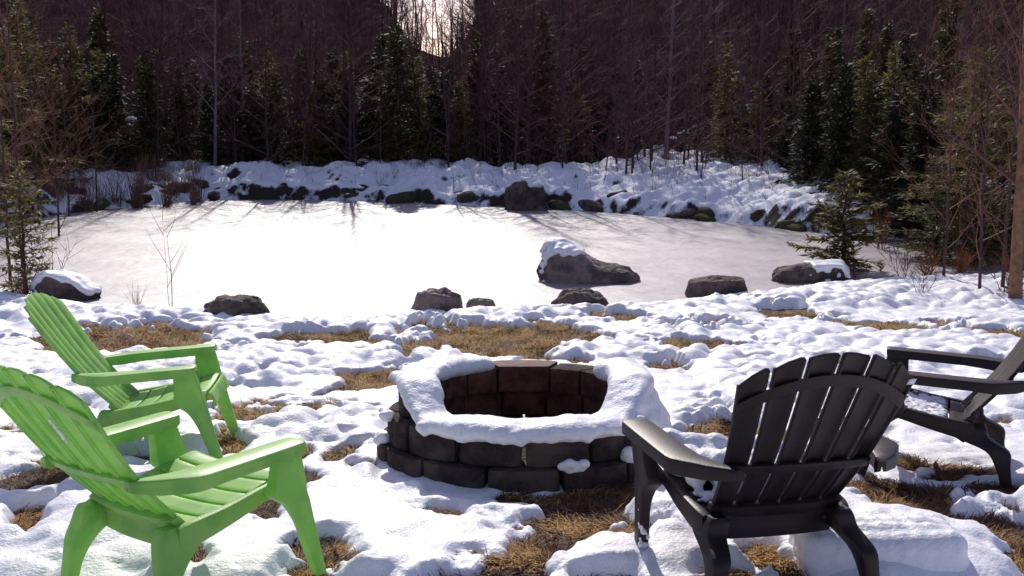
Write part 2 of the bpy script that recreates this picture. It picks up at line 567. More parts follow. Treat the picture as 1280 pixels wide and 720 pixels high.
def snow_depth(x, y):
    wx = x + 0.10 * (vnoise(x * 3, y * 3, 5) - 0.5)
    wy = y + 0.10 * (vnoise(x * 3, y * 3, 8) - 0.5)
    low = fbm(x * 0.85, y * 0.85, 21) - 0.5
    mid = fbm(x * 3.0, y * 3.0, 29) - 0.5
    nearf = sstep(6.6, 4.6, y)
    f1, f2 = worley(wx / 0.22, wy / 0.22, 2)
    p1 = np.clip(1 - (f1 / 0.78) ** 2, 0, 1) ** .8
    g1, g2 = worley(wx / 0.46 + 3.3, wy / 0.46, 12)
    p2 = np.clip(1 - (g1 / 0.85) ** 2, 0, 1) ** .8
    h1, h2 = worley(wx / 0.12 + 1.3, wy / 0.12, 31)
    p3 = np.clip(1 - (h1 / 0.8) ** 2, 0, 1) ** .8
    pil = p1 * (1 - 0.65 * nearf) + p2 * (0.20 + 0.55 * nearf) + 0.22 * p3
    r = np.hypot(x - PIT.x, y - PIT.y)
    fine = fbm(x * 5.5, y * 5.5, 83) - 0.5
    vary = 0.45 + 1.1 * sstep(.3, .7, fbm(x * 1.1 + 9, y * 1.1, 95))
    pil = pil * vary
    m = 0.42 + 0.06 * nearf + heap_field(x, y) + 0.55 * low + 0.55 * mid + 1.05 * fine + 0.36 * (pil - 0.70) - bare_field(x, y) * 1.08 + 0.25 * sstep(9.5, 12.0, y)
    m = m - 3.0 * sstep(0.60, 0.54, r)
    t = np.clip(m / (0.20 + 0.25 * nearf), 0, 1)
    lip = np.clip(1 - (1 - t) ** 2, 0, 1) ** .62
    h = lip * (1 - .15 * nearf) * (0.008 + 0.072 * pil * (0.25 + 0.75 * t) * (0.75 + 0.5 * low) + 0.035 * low + 0.025 * mid + 0.015 * (fbm(x * 11, y * 11, 77) - 0.5) + 0.005 * (fbm(x * 30, y * 30, 78, 2) - 0.5))
    h = np.where(m > 0, np.maximum(h, 0.004 * t), -0.02 + 0.12 * np.clip(m, -0.4, 0))
    h = h + lip * 0.05 * np.exp(-((r - 0.86) / 0.07) ** 2) * sstep(.45, .7, vnoise(x * 4, y * 4, 55)) * sstep(5.9, 5.4, y)
    return h, m


# fine rows close by, coarser rows farther off
ysn = [1.2]
while ysn[-1] < 14.6:
    yv = ysn[-1]
    ysn.append(yv + (0.05 if yv < 3.4 else 0.011 + 0.0018 * (yv - 3.4)))
ysn = np.array(ysn)
xsn = np.concatenate([np.arange(-9, -6.6, 0.06), np.arange(-6.6, 6.6, 0.0155), np.arange(6.6, 9, 0.06)])
X, Y = np.meshgrid(xsn, ysn)
H, Mf = snow_depth(X, Y)
G = terrain(X, Y)
PD = pond_dist(X, Y)
H = np.where(PD < 0.25, np.minimum(H, 0.02 + 0.25 * (PD + 0.12)), H)
snow = grid_mesh('snow_cover', xsn, ysn, G + H, M['snow'], keep=(H > -0.02) & (PD > -0.3))
tag(snow, 'lumpy melting snow lying over the brown lawn', kind='stuff')

# ------------------------------------------------------------------ chairs
GREEN = dict(AW=.424, AF=.291, AH=.527, AHr=.480, FF=.424, FX=.345, BY=-.568, BZ=.859, SX=.317, TSH=.855, RY=-.215, RX=.285, AB=-.161, AR=-.333, gap=.008, ch='green')
BROWN = dict(AW=.436, AF=.278, AH=.543, AHr=.506, FF=.285, FX=.352, BY=-.554, BZ=.907, SX=.317, TSH=.834, RY=-.29, RX=.290, AB=-.215, AR=-.405, gap=.014, ch='brown')


def rrect(cx, cy, hx, hy, k=0.28):
    """Rounded rectangle outline, 12 points."""
    r = k * min(hx, hy) * 2
    r = min(r, hx * .98, hy * .98)
    out = []
    for sx, sy, a0 in ((1, 1, 0), (-1, 1, 90), (-1, -1, 180), (1, -1, 270)):
        for a in (0, 45, 90):
            q = R(a0 + a)
            out.append((cx + sx * (hx - r) + r * math.cos(q), cy + sy * (hy - r) + r * math.sin(q)))
    return out


def smooth_rows(rows, n):
    """Catmull-Rom through tuples."""
    out = []
    for i in range(len(rows) - 1):
        p0, p1, p2, p3 = rows[max(i - 1, 0)], rows[i], rows[i + 1], rows[min(i + 2, len(rows) - 1)]
        for j in range(n):
            t = j / n
            out.append(tuple(.5 * (2 * b + (c - a) * t + (2 * a - 5 * b + 4 * c - d) * t * t + (3 * b - a - 3 * c + d) * t ** 3) for a, b, c, d in zip(p0, p1, p2, p3)))
    out.append(rows[-1])
    return out


def make_chair(S, label, loc, heading, group):
    m = M['green_plastic'] if S['ch'] == 'green' else M['brown_plastic']
    root = thing('adirondack_chair', label, 'chair', group=group)
    root.matrix_world = Matrix.Translation(loc) @ Matrix.Rotation(-SLOPE, 4, 'X') @ Matrix.Rotation(heading, 4, 'Z')
    y0, z0 = -.150, .285
    dy, dz = S['BY'] - y0, S['BZ'] - z0
    L = math.hypot(dy, dz)
    nb = Vector((0, -dz / L, dy / L))
    half = lambda t: .238 + (S['SX'] - .238) * t / S['TSH']
    ttop = lambda u: 1 - (1 - S['TSH']) * u * u

    def bp(u, t, off=0.0):
        c = y0 + dy * max(t, 0) + .045 * max(0, 1 - max(t, 0) * 2.2) ** 2 - .012 * math.sin(math.pi * min(t, 1)) + .022 * u * u
        return Vector((u * half(t), c, z0 + dz * t)) + nb * off

    # backrest: bands behind the slats, and the slats as its pieces
    b = MB()
    us = [-1 + 2 * i / 16 for i in range(17)]
    for lo, hi, o0, o1, arch in ((-.175, -.105, .010, .0185, True), (.305, .360, .011, .026, False)):
        rows_f, rows_b = [], []
        for e in (lo, (lo + hi) / 2, hi):
            rows_f.append([bp(u * .99, (ttop(u) if arch else 0) + e, o0) for u in us])
            rows_b.append([bp(u * .99, (ttop(u) if arch else 0) + e, o1) for u in us])
        b.slab(rows_f, rows_b)
    rows_f = [[bp(u * 1.02, e, .002) for u in us] for e in (-.13, -.06, .0, .03, .075)]
    rows_b = [[bp(u * 1.02, e, .034) for u in us] for e in (-.13, -.06, .0, .03, .075)]
    b.slab(rows_f, rows_b)
    back = b.build('backrest', m, root, bevel=.004, smooth='auto')
    n = 6
    for k in range(n):
        ua, ub = -1 + 2 * k / n, -1 + 2 * (k + 1) / n
        s = MB()
        cols = []
        g = S['gap'] / 2
        fl = [(0, .017), (.008, .017), (.011, .010), (None, .010), (-.011, .010), (-.008, .017), (0, .017)]
        F, Bk = [], []
        nr = 12
        for i in range(nr + 1):
            rf, rb = [], []
            for j, (dx, off) in enumerate(fl):
                u = ua if j < 3 else (ub if j > 3 else (ua + ub) / 2)
                tt = ttop(ua) if j < 3 else (ttop(ub) if j > 3 else (ttop(ua) + ttop(ub)) / 2)
                t = .02 + (tt - .02) * i / nr
                p = bp(u, t)
                p.x += (g + dx if j < 3 else (-g + dx if j > 3 else 0))
                bow = .006 if j == 3 else (.002 if j in (2, 4) else 0)
                rf.append(p - nb * bow)
                rb.append(p + nb * (off - (bow if off < .02 else 0)))
            F.append(rf)
            Bk.append(rb)
        s.slab(F, Bk)
        s.build('slat', m, back, bevel=.0025, smooth='auto')

    # seat: two side rails and cross slats
    zs = lambda y: z0 + (y + .15) * .2
    prof = smooth_rows([(-.135, .287), (-.03, .302), (.12, .336), (.25, .372), (.315, .380), (.355, .358), (.372, .300)], 6)
    st = MB()
    side = smooth_rows([(.325, .352, .026, .272, .014), (.2, .328, .030, .274, .016), (.05, .290, .036, .276, .018), (-.1, .258, .044, .270, .020), (-.15, .248, .040, .262, .018)], 4)
    rings = [[(px, y, pz) for px, pz in rrect(xc, zc, hx, hz)] for (y, zc, hz, xc, hx) in side]
    rear = [(-.108 - (px - .262) * .6, pz) for px, pz in rrect(.262, .252, .014, .024)]
    rings += [[(x, py, pz) for py, pz in rear] for x in (.225, 0, -.225)]
    rings += [[(-px, y, pz) for px, pz in rrect(xc, zc, hx, hz)] for (y, zc, hz, xc, hx) in reversed(side)]
    st.loft(rings)
    seat = st.build('seat', m, root, smooth='auto', fix=True)
    acc = [0]
    for a, c in zip(prof, prof[1:]):
        acc.append(acc[-1] + math.hypot(c[0] - a[0], c[1] - a[1]))

    def pr(s):
        for i in range(len(acc) - 1):
            if s <= acc[i + 1] or i == len(acc) - 2:
                f = (s - acc[i]) / (acc[i + 1] - acc[i])
                return (prof[i][0] + (prof[i + 1][0] - prof[i][0]) * f, prof[i][1] + (prof[i + 1][1] - prof[i][1]) * f)
    ns = 6
    xs_ = [-.268 + .536 * i / 10 for i in range(11)]
    for k in range(ns):
        sa, sb = acc[-1] * k / ns + .006, acc[-1] * (k + 1) / ns - .006
        F, Bk = [], []
        for i in range(5):
            s_ = sa + (sb - sa) * i / 4
            y, z = pr(s_)
            y2, z2 = pr(min(s_ + .004, acc[-1]))
            y1, z1 = pr(max(s_ - .004, 0))
            tn = Vector((0, y2 - y1, z2 - z1)).normalized()
            nn = Vector((0, -tn.z, tn.y))
            th = .030 if i in (0, 4) else .013
            F.append([Vector((x, y, z)) + nn * (.004 - .016 * (1 - (x / .268) ** 2)) for x in xs_])
            Bk.append([Vector((x, y, z)) + nn * (.004 - .016 * (1 - (x / .268) ** 2) - th) for x in xs_])
        sl = MB()
        sl.slab(F, Bk)
        sl.build('slat', m, seat, bevel=.003, smooth='auto')

    AW, AF, AH, AHr, AB, AR = (S[k] for k in ('AW', 'AF', 'AH', 'AHr', 'AB', 'AR'))
    for sx in (-1, 1):
        arm = MB()
        rings = []
        secs = [(AF, AW - .100, AW - .018, .030), (AF - .006, AW - .108, AW - .008, .040), (AF - .022, AW - .113, AW - .001, .046), (AF - .14, AW - .116, AW, .046),
                (AB + .10, AW - .120, AW, .046), (AB + .03, AW - .126, AW - .001, .050), (AB, AW - .132, AW - .008, .052), (AB - .03, AW - .140, AW - .030, .054),
                (AB * .45 + AR * .55, AW - .165, AW - .085, .050), (AR + .03, .236, .282, .042), (AR + .012, .238, .270, .034)]
        for (y, xi, xo, dp) in secs:
            zt = AHr + (AH - AHr) * (y - AR) / (AF - AR)
            zb = zt - dp
            r_, w = .010, .012
            pts = [(xi, zb), (xi, zt - r_), (xi + .003, zt - .003), (xi + r_, zt), (xo - r_, zt), (xo - .003, zt - .003), (xo, zt - r_), (xo, zb), (xo - w, zb), (xo - w - .002, zt - .02), (xi + w + .002, zt - .02), (xi + w, zb)]
            rings.append([(sx * x, y, z) for x, z in (pts if sx < 0 else pts)])
        arm.loft(rings)
        arm.build('armrest', m, root, smooth='auto', fix=True)
        # front leg
        FF, FX = S['FF'], S['FX']
        fr = lambda z: FF + (AF - .012 - FF) * z / AH
        leg = MB()
        rings = []
        rows = [(0, fr(0) - .046, fr(0), FX, .021), (.12, fr(.12) - .062, fr(.12), FX + .002, .022), (.22, fr(.22) - .074, fr(.22), FX + .003, .022), (.29, fr(.29) - .100, fr(.29), FX, .030),
                (.335, fr(.335) - .150, fr(.335), FX - .008, .038), (.38, fr(.38) - .138, fr(.38), FX + .005, .030), (AH - .05, fr(AH - .05) - .112, fr(AH - .05), AW - .060, .024), (AH - .022, fr(AH) - .125, fr(AH), AW - .060, .030)]
        for (z, ya, yb, xc, hx) in smooth_rows(rows, 4):
            rings.append([(sx * px, py, z) for px, py in rrect(xc, (ya + yb) / 2, hx, (yb - ya) / 2, .22)])
        leg.loft(rings)
        leg.build('leg', m, root, smooth='auto', fix=True)
        # rear leg: wide where it leaves the seat, sweeping down to a narrow foot
        RX, RY = S['RX'], S['RY']
        leg = MB()
        rings = []
        rows = [(-.085, RX - .020, RX + .026, RY - .040, RY + .010), (.02, RX - .026, RX + .026, RY - .030, RY + .022), (.10, RX - .036, RX + .022, RY - .022, RY + .046), (.17, RX - .055, RX + .014, RY - .016, RY + .092), (.225, RX - .078, RX - .004, -.218, -.055), (.268, .196, .274, -.205, -.03), (.288, .206, .262, -.195, -.09)]
        for (z, xa, xb, ya, yb) in smooth_rows(rows, 4):
            rings.append([(sx * px, py, z) for px, py in rrect((xa + xb) / 2, (ya + yb) / 2, (xb - xa) / 2, (yb - ya) / 2, .2)])
        leg.loft(rings)
        leg.build('leg', m, root, smooth='auto', fix=True)
    return root, bp


def lawn_pt(x, b, z=0.0):
    return Vector((x, b * math.cos(SLOPE) + z * math.sin(SLOPE), -b * math.sin(SLOPE) + z * math.cos(SLOPE)))


chair_a, bpa = make_chair(GREEN, 'lime green slatted chair seen from behind, its back half out of view', lawn_pt(-1.227, 3.892), R(-38.3), 'slatted garden chairs around the fire pit')
chair_b, _ = make_chair(GREEN, 'lime green slatted chair seen from its side, beyond the other green one', lawn_pt(-1.884, 5.777), R(-82.8), 'slatted garden chairs around the fire pit')
chair_c, bpc = make_chair(BROWN, 'dark brown slatted chair with its back to the viewer and snow on its seat', lawn_pt(.893, 3.968), R(13.4), 'slatted garden chairs around the fire pit')
chair_d, _ = make_chair(dict(BROWN, FF=.385), 'dark brown slatted chair seen from the side, cut off at the edge', lawn_pt(2.133, 5.514), R(69.4), 'slatted garden chairs around the fire pit')

def crumbs(bp, mw, spots, label, seed):
    rg = random.Random(seed)
    bl = []
    for (u, t, n_, sp) in spots:
        for i in range(n_):
            p = mw @ bp(u + rg.gauss(0, sp * .35), t + rg.gauss(0, sp), .013)
            bl.append((p.x, p.y, p.z, rg.uniform(.004, .008), 1))
    return tag(remeshed('snow_patch', bl, .003, M['snow'], 2, .001, 40), label, 'snow')


crumbs(bpa, chair_a.matrix_world, [(.18, .62, 26, .035)], 'thin streak of snow caught on the back of the near green chair', 5)
# the small white sticker high on the back of the brown chair
s = MB()
q = [[bpc(u, t, .0305) for u in (.84, .93)] for t in (.83, .86)]
q2 = [[bpc(u, t, .0320) for u in (.84, .93)] for t in (.83, .86)]
s.slab(q, q2)
s.build('sticker', M['sticker'], chair_c, fix=True)

# snow left on the seat of the brown chair
mw = Matrix.Translation(lawn_pt(.893, 3.968)) @ Matrix.Rotation(-SLOPE, 4, 'X') @ Matrix.Rotation(R(13.4), 4, 'Z')


def in_chair(mw, balls):
    out = []
    for (x, y, z, r, q) in balls:
        p = mw @ Vector((x, y, z))
        out.append((p.x, p.y, p.z, r, q))
    return out


rs = random.Random(3)
balls = []
for i in range(90):
    x, y = rs.uniform(-.245, .20), rs.uniform(.03, .27)
    z = .285 + (y + .15) * .2
    r = rs.uniform(.035, .06)
    balls.append((x, y, z + rs.uniform(.0, .05) + .035 * (x < -.02), r * 1.12, .9))
for i in range(120):
    x, y = rs.uniform(-.25, .22), rs.uniform(-.05, .06)
    balls.append((x, y, .285 + (y + .15) * .2 + .006, rs.uniform(.010, .024), .8))
o = remeshed('snow_heap', in_chair(mw, balls), .009, M['snow'], 5, .006, 14)
tag(o, 'lumpy heap of snow on the seat of the brown chair', 'snow')
balls = []
for i in range(34):
    z = rs.uniform(.06, .24)
    w = .012 + .010 * math.sin((z - .06) / .18 * math.pi)
    y = .285 - .055 + rs.uniform(-w, w)
    balls.append((-.352 + rs.uniform(-.02, .012), .285 - .06 + rs.uniform(-.006, .004), z, rs.uniform(.006, .013), 1))
o = remeshed('snow_patch', in_chair(mw, balls), .004, M['snow'], 2, .002, 30)
tag(o, 'thin patch of snow stuck to the front leg of the brown chair', 'snow')
mwd = Matrix.Translation(lawn_pt(2.133, 5.514)) @ Matrix.Rotation(-SLOPE, 4, 'X') @ Matrix.Rotation(R(69.4), 4, 'Z')
balls = []
for i in range(330):
    x, y = rs.uniform(-.25, .25), rs.uniform(-.02, .20)
    balls.append((x, y, .285 + (y + .15) * .2 - .010 - .010 * (1 - (x / .268) ** 2), rs.uniform(.012, .021), .7))
o = remeshed('snow_crust', in_chair(mwd, balls), .006, M['snow'], 2, .003, 25)
tag(o, 'thin icy crust of snow on the seat of the side-on brown chair', 'snow')

# ------------------------------------------------------------------ fire pit
NBLK = 13
COURSE = .140
RO = [.755, .700, .655]
DEPTH = .20
pit = thing('fire_pit', 'round stacked block fire pit with a rim of snow, open low front', 'fire pit', PIT, (-SLOPE, 0, 0))


def pit_block(a0, a1, ro, z, h, seed, dep=DEPTH, name='block', top=False):
    rg = random.Random(seed)
    b = MB()
    na, nz, nr_ = 8, 4, 3
    # grid shell: outer face, top, inner face, bottom as one ring strip closed by two sides
    rings = []
    for i in range(na + 1):
        f = i / na
        a = a0 + (a1 - a0) * f
        edge = min(f, 1 - f) * 2
        bul = .016 * (1 - (1 - min(edge * 2.2, 1)) ** 2)           # split outer face, rounded at its two ends
        ri = (ro - dep) * math.cos((a1 - a0) / 2) / math.cos(a - (a0 + a1) / 2)   # straight inner face
        prof = []
        for j in range(nz + 1):
            zz = z + h * j / nz
            prof.append((ro - .014 + bul + (rg.uniform(-.004, .004) if 0 < j < nz else 0), zz))
        for j in range(1, nr_ + 1):
            prof.append((ro - .014 + bul + (ri - ro + .014 - bul) * j / nr_, z + h))
        for j in range(1, nz + 1):
            prof.append((ri, z + h - h * j / nz))
        for j in range(1, nr_):
            prof.append((ri + (ro - ri) * j / nr_, z))
        rings.append([(r * math.cos(a), r * math.sin(a), zz) for r, zz in prof])
    b.loft(rings)
    me = b.mesh(name, [M['block'], M['block_burnt'], M['block_top']], smooth='auto', bevel=.006, seg=2)
    for p in me.polygons:
        c, nrm = p.center, p.normal
        if nrm.x * c.x + nrm.y * c.y < -.5 * math.hypot(c.x, c.y):
            p.material_index = 1
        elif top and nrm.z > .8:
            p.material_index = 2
    return link(name, me, pit)


k = 0
for c in range(3):
    off = (c % 2) * math.pi / NBLK + .11
    for i in range(NBLK):
        a0 = off + 2 * math.pi * i / NBLK
        mid = (a0 + math.pi / NBLK) % (2 * math.pi)
        deg = math.degrees(mid)
        k += 1
        if c == 2:
            continue
        g = random.Random(k).uniform(.006, .014) / RO[c]
        jit = random.Random(k + 99).uniform(-.012, .012)
        ob = pit_block(a0 + g, a0 + 2 * math.pi / NBLK - g, RO[c] + jit, c * COURSE - .03, COURSE - .003, k)
for (lo, hi, n_) in ((108.2, 204.5, 4), (-23.0, 71.2, 4)):                       # the top course stops short of the front
    for i in range(n_):
        k += 1
        g = .6
        pit_block(R(lo + (hi - lo) * i / n_ + g), R(lo + (hi - lo) * (i + 1) / n_ - g), RO[2] + random.Random(k).uniform(-.008, .010), 2 * COURSE - .03, COURSE - .003, k)
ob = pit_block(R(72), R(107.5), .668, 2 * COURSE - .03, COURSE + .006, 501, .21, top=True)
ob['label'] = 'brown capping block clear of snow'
# ashes on the floor of the pit
b = MB()
rings_n, ang_n = 9, 30
vs, fs = [(0, 0, .045)], []
for i in range(1, rings_n + 1):
    r = .545 * i / rings_n
    for j in range(ang_n):
        a = 2 * math.pi * j / ang_n
        vs.append((r * math.cos(a), r * math.sin(a), .04 + .05 * (mnoise.noise(Vector((r * math.cos(a) * 7, r * math.sin(a) * 7, 3.3))))))
for j in range(ang_n):
    fs.append((0, 1 + j, 1 + (j + 1) % ang_n))
for i in range(rings_n - 1):
    for j in range(ang_n):
        a, b2 = 1 + i * ang_n + j, 1 + i * ang_n + (j + 1) % ang_n
        fs.append((a, a + ang_n, b2 + ang_n, b2))
b.add(vs, fs)
b.build('ash_bed', M['ash'], pit, fix=True)

def on_pit(balls):
    out = []
    for (x, y, z, r, q) in balls:
        out.append((x, y, z - TS * (y - PIT.y), r, q))
    return out


# snow on the rim: along the back left, round the left, down onto the lower front course and up again on the right
rs = random.Random(11)
balls = []
TOP3, TOP2 = 3 * COURSE - .03, 2 * COURSE - .03
deg = 113.0
while deg < 391:
    if deg <= 194:
        z, rr = TOP3, RO[2] - .105
    elif deg < 230:
        f = (deg - 194) / 36
        f = f * f * (3 - 2 * f)
        z, rr = TOP3 + (TOP2 - TOP3) * f, RO[2] - .105 + f * .055
    elif deg < 308:
        z, rr = TOP2, RO[1] - .095
    elif deg < 344:
        f = (deg - 308) / 36
        f = f * f * (3 - 2 * f)
        z, rr = TOP2 + (TOP3 - TOP2) * f, RO[1] - .095 - f * .05
    else:
        z, rr = TOP3, RO[2] - .105
    thick = .062 + .009 * math.sin(deg * .05 + .6) + .006 * math.sin(deg * .13 + 1)
    if 345 < deg < 385:
        thick *= 1.18
    if deg > 385 or deg < 118:
        thick *= .8
    for w in (-.062, -.02, .02, .062):
        a = R(deg + rs.uniform(-.5, .5))
        r_ = rr + w * (1.0 if z > TOP2 + .02 else 1.15) + rs.uniform(-.003, .003)
        rad = thick * (1.0 - .18 * abs(w) / .062) * rs.uniform(.97, 1.03)
        balls.append((PIT.x + r_ * math.cos(a), PIT.y + r_ * math.sin(a), PIT.z + z + rad * .35, rad, .86))
    if 226 < deg < 322 and rs.random() < .55:                          # a lip hanging over the outer face
        a = R(deg)
        balls.append((PIT.x + (RO[1] + .018) * math.cos(a), PIT.y + (RO[1] + .018) * math.sin(a), PIT.z + z - rs.uniform(-.02, .012), rs.uniform(.026, .036), 1))
    deg += 2.1
# where it has slid off the right side down to the lawn
for i in range(150):
    a = R(rs.uniform(-33, -6))
    f = rs.random()
    r_ = RO[2] - .04 + f * .23
    z = (TOP3 - .02) * (1 - f ** 1.1)
    balls.append((PIT.x + r_ * math.cos(a), PIT.y + r_ * math.sin(a), PIT.z + z - .05 * f, rs.uniform(.042, .055), .9))
o = remeshed('fire_pit_snow', on_pit(balls), .011, M['snow'], 12, .009, 8)
tag(o, 'thick rounded band of snow lying along the top of the fire pit', 'snow')
for (deg, r_, z, rad, lab) in ((287, RO[1] + .045, COURSE - .03, .040, 'small lump of snow on the front ledge of the fire pit'), (314, RO[1] + .03, COURSE - .02, .055, 'bigger lump of snow on the front ledge nearer the brown chair'),
                               (196, RO[1] + .022, 2 * COURSE - .03, .045, 'snow on the upper ledge of the fire pit side facing the green chairs'), (190, RO[0] - .02, COURSE - .03, .05, 'snow on the lower ledge of the fire pit side facing the green chairs')):
    bl = []
    for i in range(14):
        a = R(deg + rs.uniform(-4, 4))
        q = r_ + rs.uniform(-.012, .02)
        bl.append((PIT.x + q * math.cos(a), PIT.y + q * math.sin(a), PIT.z + z + rs.uniform(0, .03), rad * rs.uniform(.4, .8), .75))
    tag(remeshed('snow_lump', on_pit(bl), .008, M['snow'], 4, .004, 20), lab, 'snow', 'snow lumps on the ledges of the fire pit')

# loaf of snow behind the brown chair
c0 = Vector((1.365, 4.07, -.290))
b = []
rs = random.Random(21)
for i in range(9):
    for j in range(4):
        for h in (-.02, .06, .13, .185):
            x = -.245 + .49 * i / 8
            y = -.09 + .20 * j / 3
            edge = max(abs(x) / .235, abs(y - .01) / .1)
            b.append((c0.x + x, c0.y + y, c0.z + h - .012 * (edge > .9), .066 if h < .15 else .060, 1))
o = remeshed('snow_block', b, .012, M['snow'], 8, .010, 7)
tag(o, 'smooth loaf-shaped block of snow on the lawn behind the brown chair', 'snow')


# ------------------------------------------------------------------ rocks
def rock(label, base, w, d, h, seed, material, square=.0, tilt=0.0, turn=0.0, rough=.10, group=None, sub=5, peak=None, sink=.25, name='rock'):
    bm = bmesh.new()
    bmesh.ops.create_icosphere(bm, subdivisions=sub, radius=1)
    sh = Vector((seed * 3.17, seed * 1.71, seed * .37))
    for v in bm.verts:
        p = v.co.copy()
        if square:
            mx = max(abs(p.x), abs(p.y), abs(p.z))
            p = p.lerp(p / mx, square)
        nz = mnoise.fractal(p * 1.3 + sh, .85, 2.1, 7) * 1.6 + .7 * abs(mnoise.noise(p * 2.6 + sh)) - .5 * abs(mnoise.noise(p * 5.1 + sh))
        p *= 1 + rough * nz
        x, y, z = p.x * w / 2, p.y * d / 2, p.z
        zz = (z * (1 - sink / 2) + sink * 0) * h if z > 0 else z * h * .5
        if peak:
            f = peak(p.x)
            zz = zz * f if z > 0 else zz
        v.co = Vector((x, y, zz))
    if tilt:
        bmesh.ops.rotate(bm, verts=bm.verts, cent=(0, 0, 0), matrix=Matrix.Rotation(tilt, 3, 'Y'))
    me = bpy.data.meshes.new(name)
    bm.to_mesh(me)
    bm.free()
    me.materials.append(material)
    me.polygons.foreach_set('use_smooth', [True] * len(me.polygons))
    o = link(name, me)
    o.location = base
    o.rotation_euler = (0, 0, turn)
    return tag(o, label, 'rock', group)


def snow_cap(o, label, r, test, seed=1, name='rock_snow', voxel=.022, lift=.3, every=1):
    bpy.context.view_layer.update()
    rg = random.Random(seed)
    bl = []
    for v in o.data.vertices:
        if v.index % every == 0 and v.normal.z > .35 and test(v.co):
            p = o.matrix_world @ v.co
            bl.append((p.x, p.y, p.z + r * lift, r * rg.uniform(.8, 1.15), .75))
    if not bl:
        return None
    return tag(remeshed(name, bl, voxel, M['snow'], 5, r * .12, 6), label, 'snow')


def sst(a, b, v):
    t = min(max((v - a) / (b - a), 0), 1)
    return t * t * (3 - 2 * t)


GR = 'rocks along the near edge of the frozen pond'


def shore(px, py, w_px, h_px, **kw):
    p = on_lawn(px, py)
    p.z = max(ground_z(p.x, p.y), POND_Z)
    s_ = p.y / FPX * 1.01
    return p - Vector((0, 0, .02)), w_px * s_ * 1.0, h_px * s_ * 1.18


p, w, h = shore(295, 398, 84, 28)
rock('dark rounded rock on the snow at the pond edge beyond the green chairs', p, w, w * .7, h * 1.1, 1, M['rock'], .2, R(-4), group=GR)
p, w, h = shore(547, 395, 66, 30)
rock('reddish brown rounded rock at the pond edge, bigger of a pair', p, w, w * .75, h * 1.15, 2, M['rock_pale'], .12, R(3), group=GR)
p, w, h = shore(602, 391, 38, 15)
p.z += .045
rock('small flat brown rock, lower of a pair at the pond edge', p, w, w * .7, h * 1.25, 3, M['rock_pale'], .2, 0, group=GR)
p, w, h = shore(725, 387, 74, 24)
rock('low dome-shaped brown rock at the pond edge below the snow-capped boulder', p, w, w * .7, h * 1.15, 4, M['rock'], .1, R(4), group=GR)
p, w, h = shore(895, 375, 76, 25)
rock('blocky flat-topped dark rock at the pond edge', p, w, w * .55, h * 1.05, 5, M['rock'], .6, R(-2), rough=.05, group=GR)
p, w, h = shore(1012, 362, 92, 22)
rk = rock('long flat dark rock with snow on one end at the pond edge', p, w, w * .5, h * 1.05, 6, M['rock'], .55, R(-5), rough=.07, group=GR)
snow_cap(rk, 'snow over the end of the long flat rock at the pond edge', .035, lambda c: c.x > -.02 + .1 * mnoise.noise(c * 5), 5)
p, w, h = shore(82, 377, 76, 30)
rk = rock('dark slanting rock under a long cap of snow beside the tuft of brown stems', p, w * 1.1, w * .6, h * 1.0, 7, M['rock'], .3, R(22), group=GR)
snow_cap(rk, 'long smooth cap of snow on the slanting rock at the shore', .042, lambda c: c.z > .07 - .10 * c.x and c.y > -.16, 6, every=2)

p = on_level(735, 350, POND_Z)
s_ = p.y / FPX
rk = rock('brown boulder frozen into the pond, tall at one end, snow on its peak', p, 122 * s_, 70 * s_, 43 * s_, 8, M['rock_pale'], .15, 0, R(-3), .10,
          peak=lambda x: 1.38 - .80 * sst(-.75, .45, x), name='boulder', sub=5)
snow_cap(rk, 'smooth white cap of snow on the peak of the boulder in the pond', .05, lambda c: -.60 < c.x < -.06 + .14 * c.y and c.y > -.26 + .35 * max(0, -.38 - c.x), 7, every=2)
p = on_level(657, 262, POND_Z)
s_ = p.y / FPX
rk = rock('large dark boulder standing at the far shore of the pond', p, 52 * s_, 46 * s_, 37 * s_, 9, M['rock'], .35, 0, .4, .14, name='boulder')
snow_cap(rk, 'streak of snow on top of the large dark boulder at the far shore', .06, lambda c: c.x > -.05 and c.x < .28 and c.z > .5, 8, voxel=.035)
p = at_dist(740, 236, 31.5)
rk = rock('low mossy green boulder on the far bank', p, 40 * .022, .7, .42, 10, M['rock_moss'], .3, 0, 0, .1, name='boulder')
GB = 'dark stones poking out of the snowy far bank'
rs = random.Random(5)
far_pts = np.array([on_level(px, py, POND_Z)[:2] for px, py in FAR[1:-1]])
cum = np.concatenate([[0], np.cumsum(np.hypot(*np.diff(far_pts, axis=0).T))])
for i in range(58):
    s_ = rs.uniform(1.5, cum[-1] - .5)
    x, y = np.interp(s_, cum, far_pts[:, 0]), np.interp(s_, cum, far_pts[:, 1])
    d_ = rs.choice((.0, .15, .35, .6, .9, 1.4)) + rs.uniform(-.05, .25)
    n_ = np.array([x, y]) - cen
    n_ = n_ / np.linalg.norm(n_)
    x, y = x + n_[0] * d_, y + n_[1] * d_
    w = rs.uniform(.2, .62)
    rock('dark stone poking out of the snow on the far bank', Vector((x, y, ground_z(x, y) + rs.uniform(.0, .14))), w * rs.uniform(1.1, 2.0), w * rs.uniform(.5, .8), w * rs.uniform(.28, .45), 20 + i, M['rock_moss'] if rs.random() < .4 else M['rock'], .3, rs.uniform(-.2, .2), rs.uniform(0, 6), .13, group=GB, sub=3, name='stone')
p = on_lawn(1236, 692)
rock('flat grey brown stone lying bare in the lawn beside the snow block', p - Vector((0, 0, .045)), .26, .20, .075, 90, M['rock_pale'], .3, 0, .3, .06, name='stone')

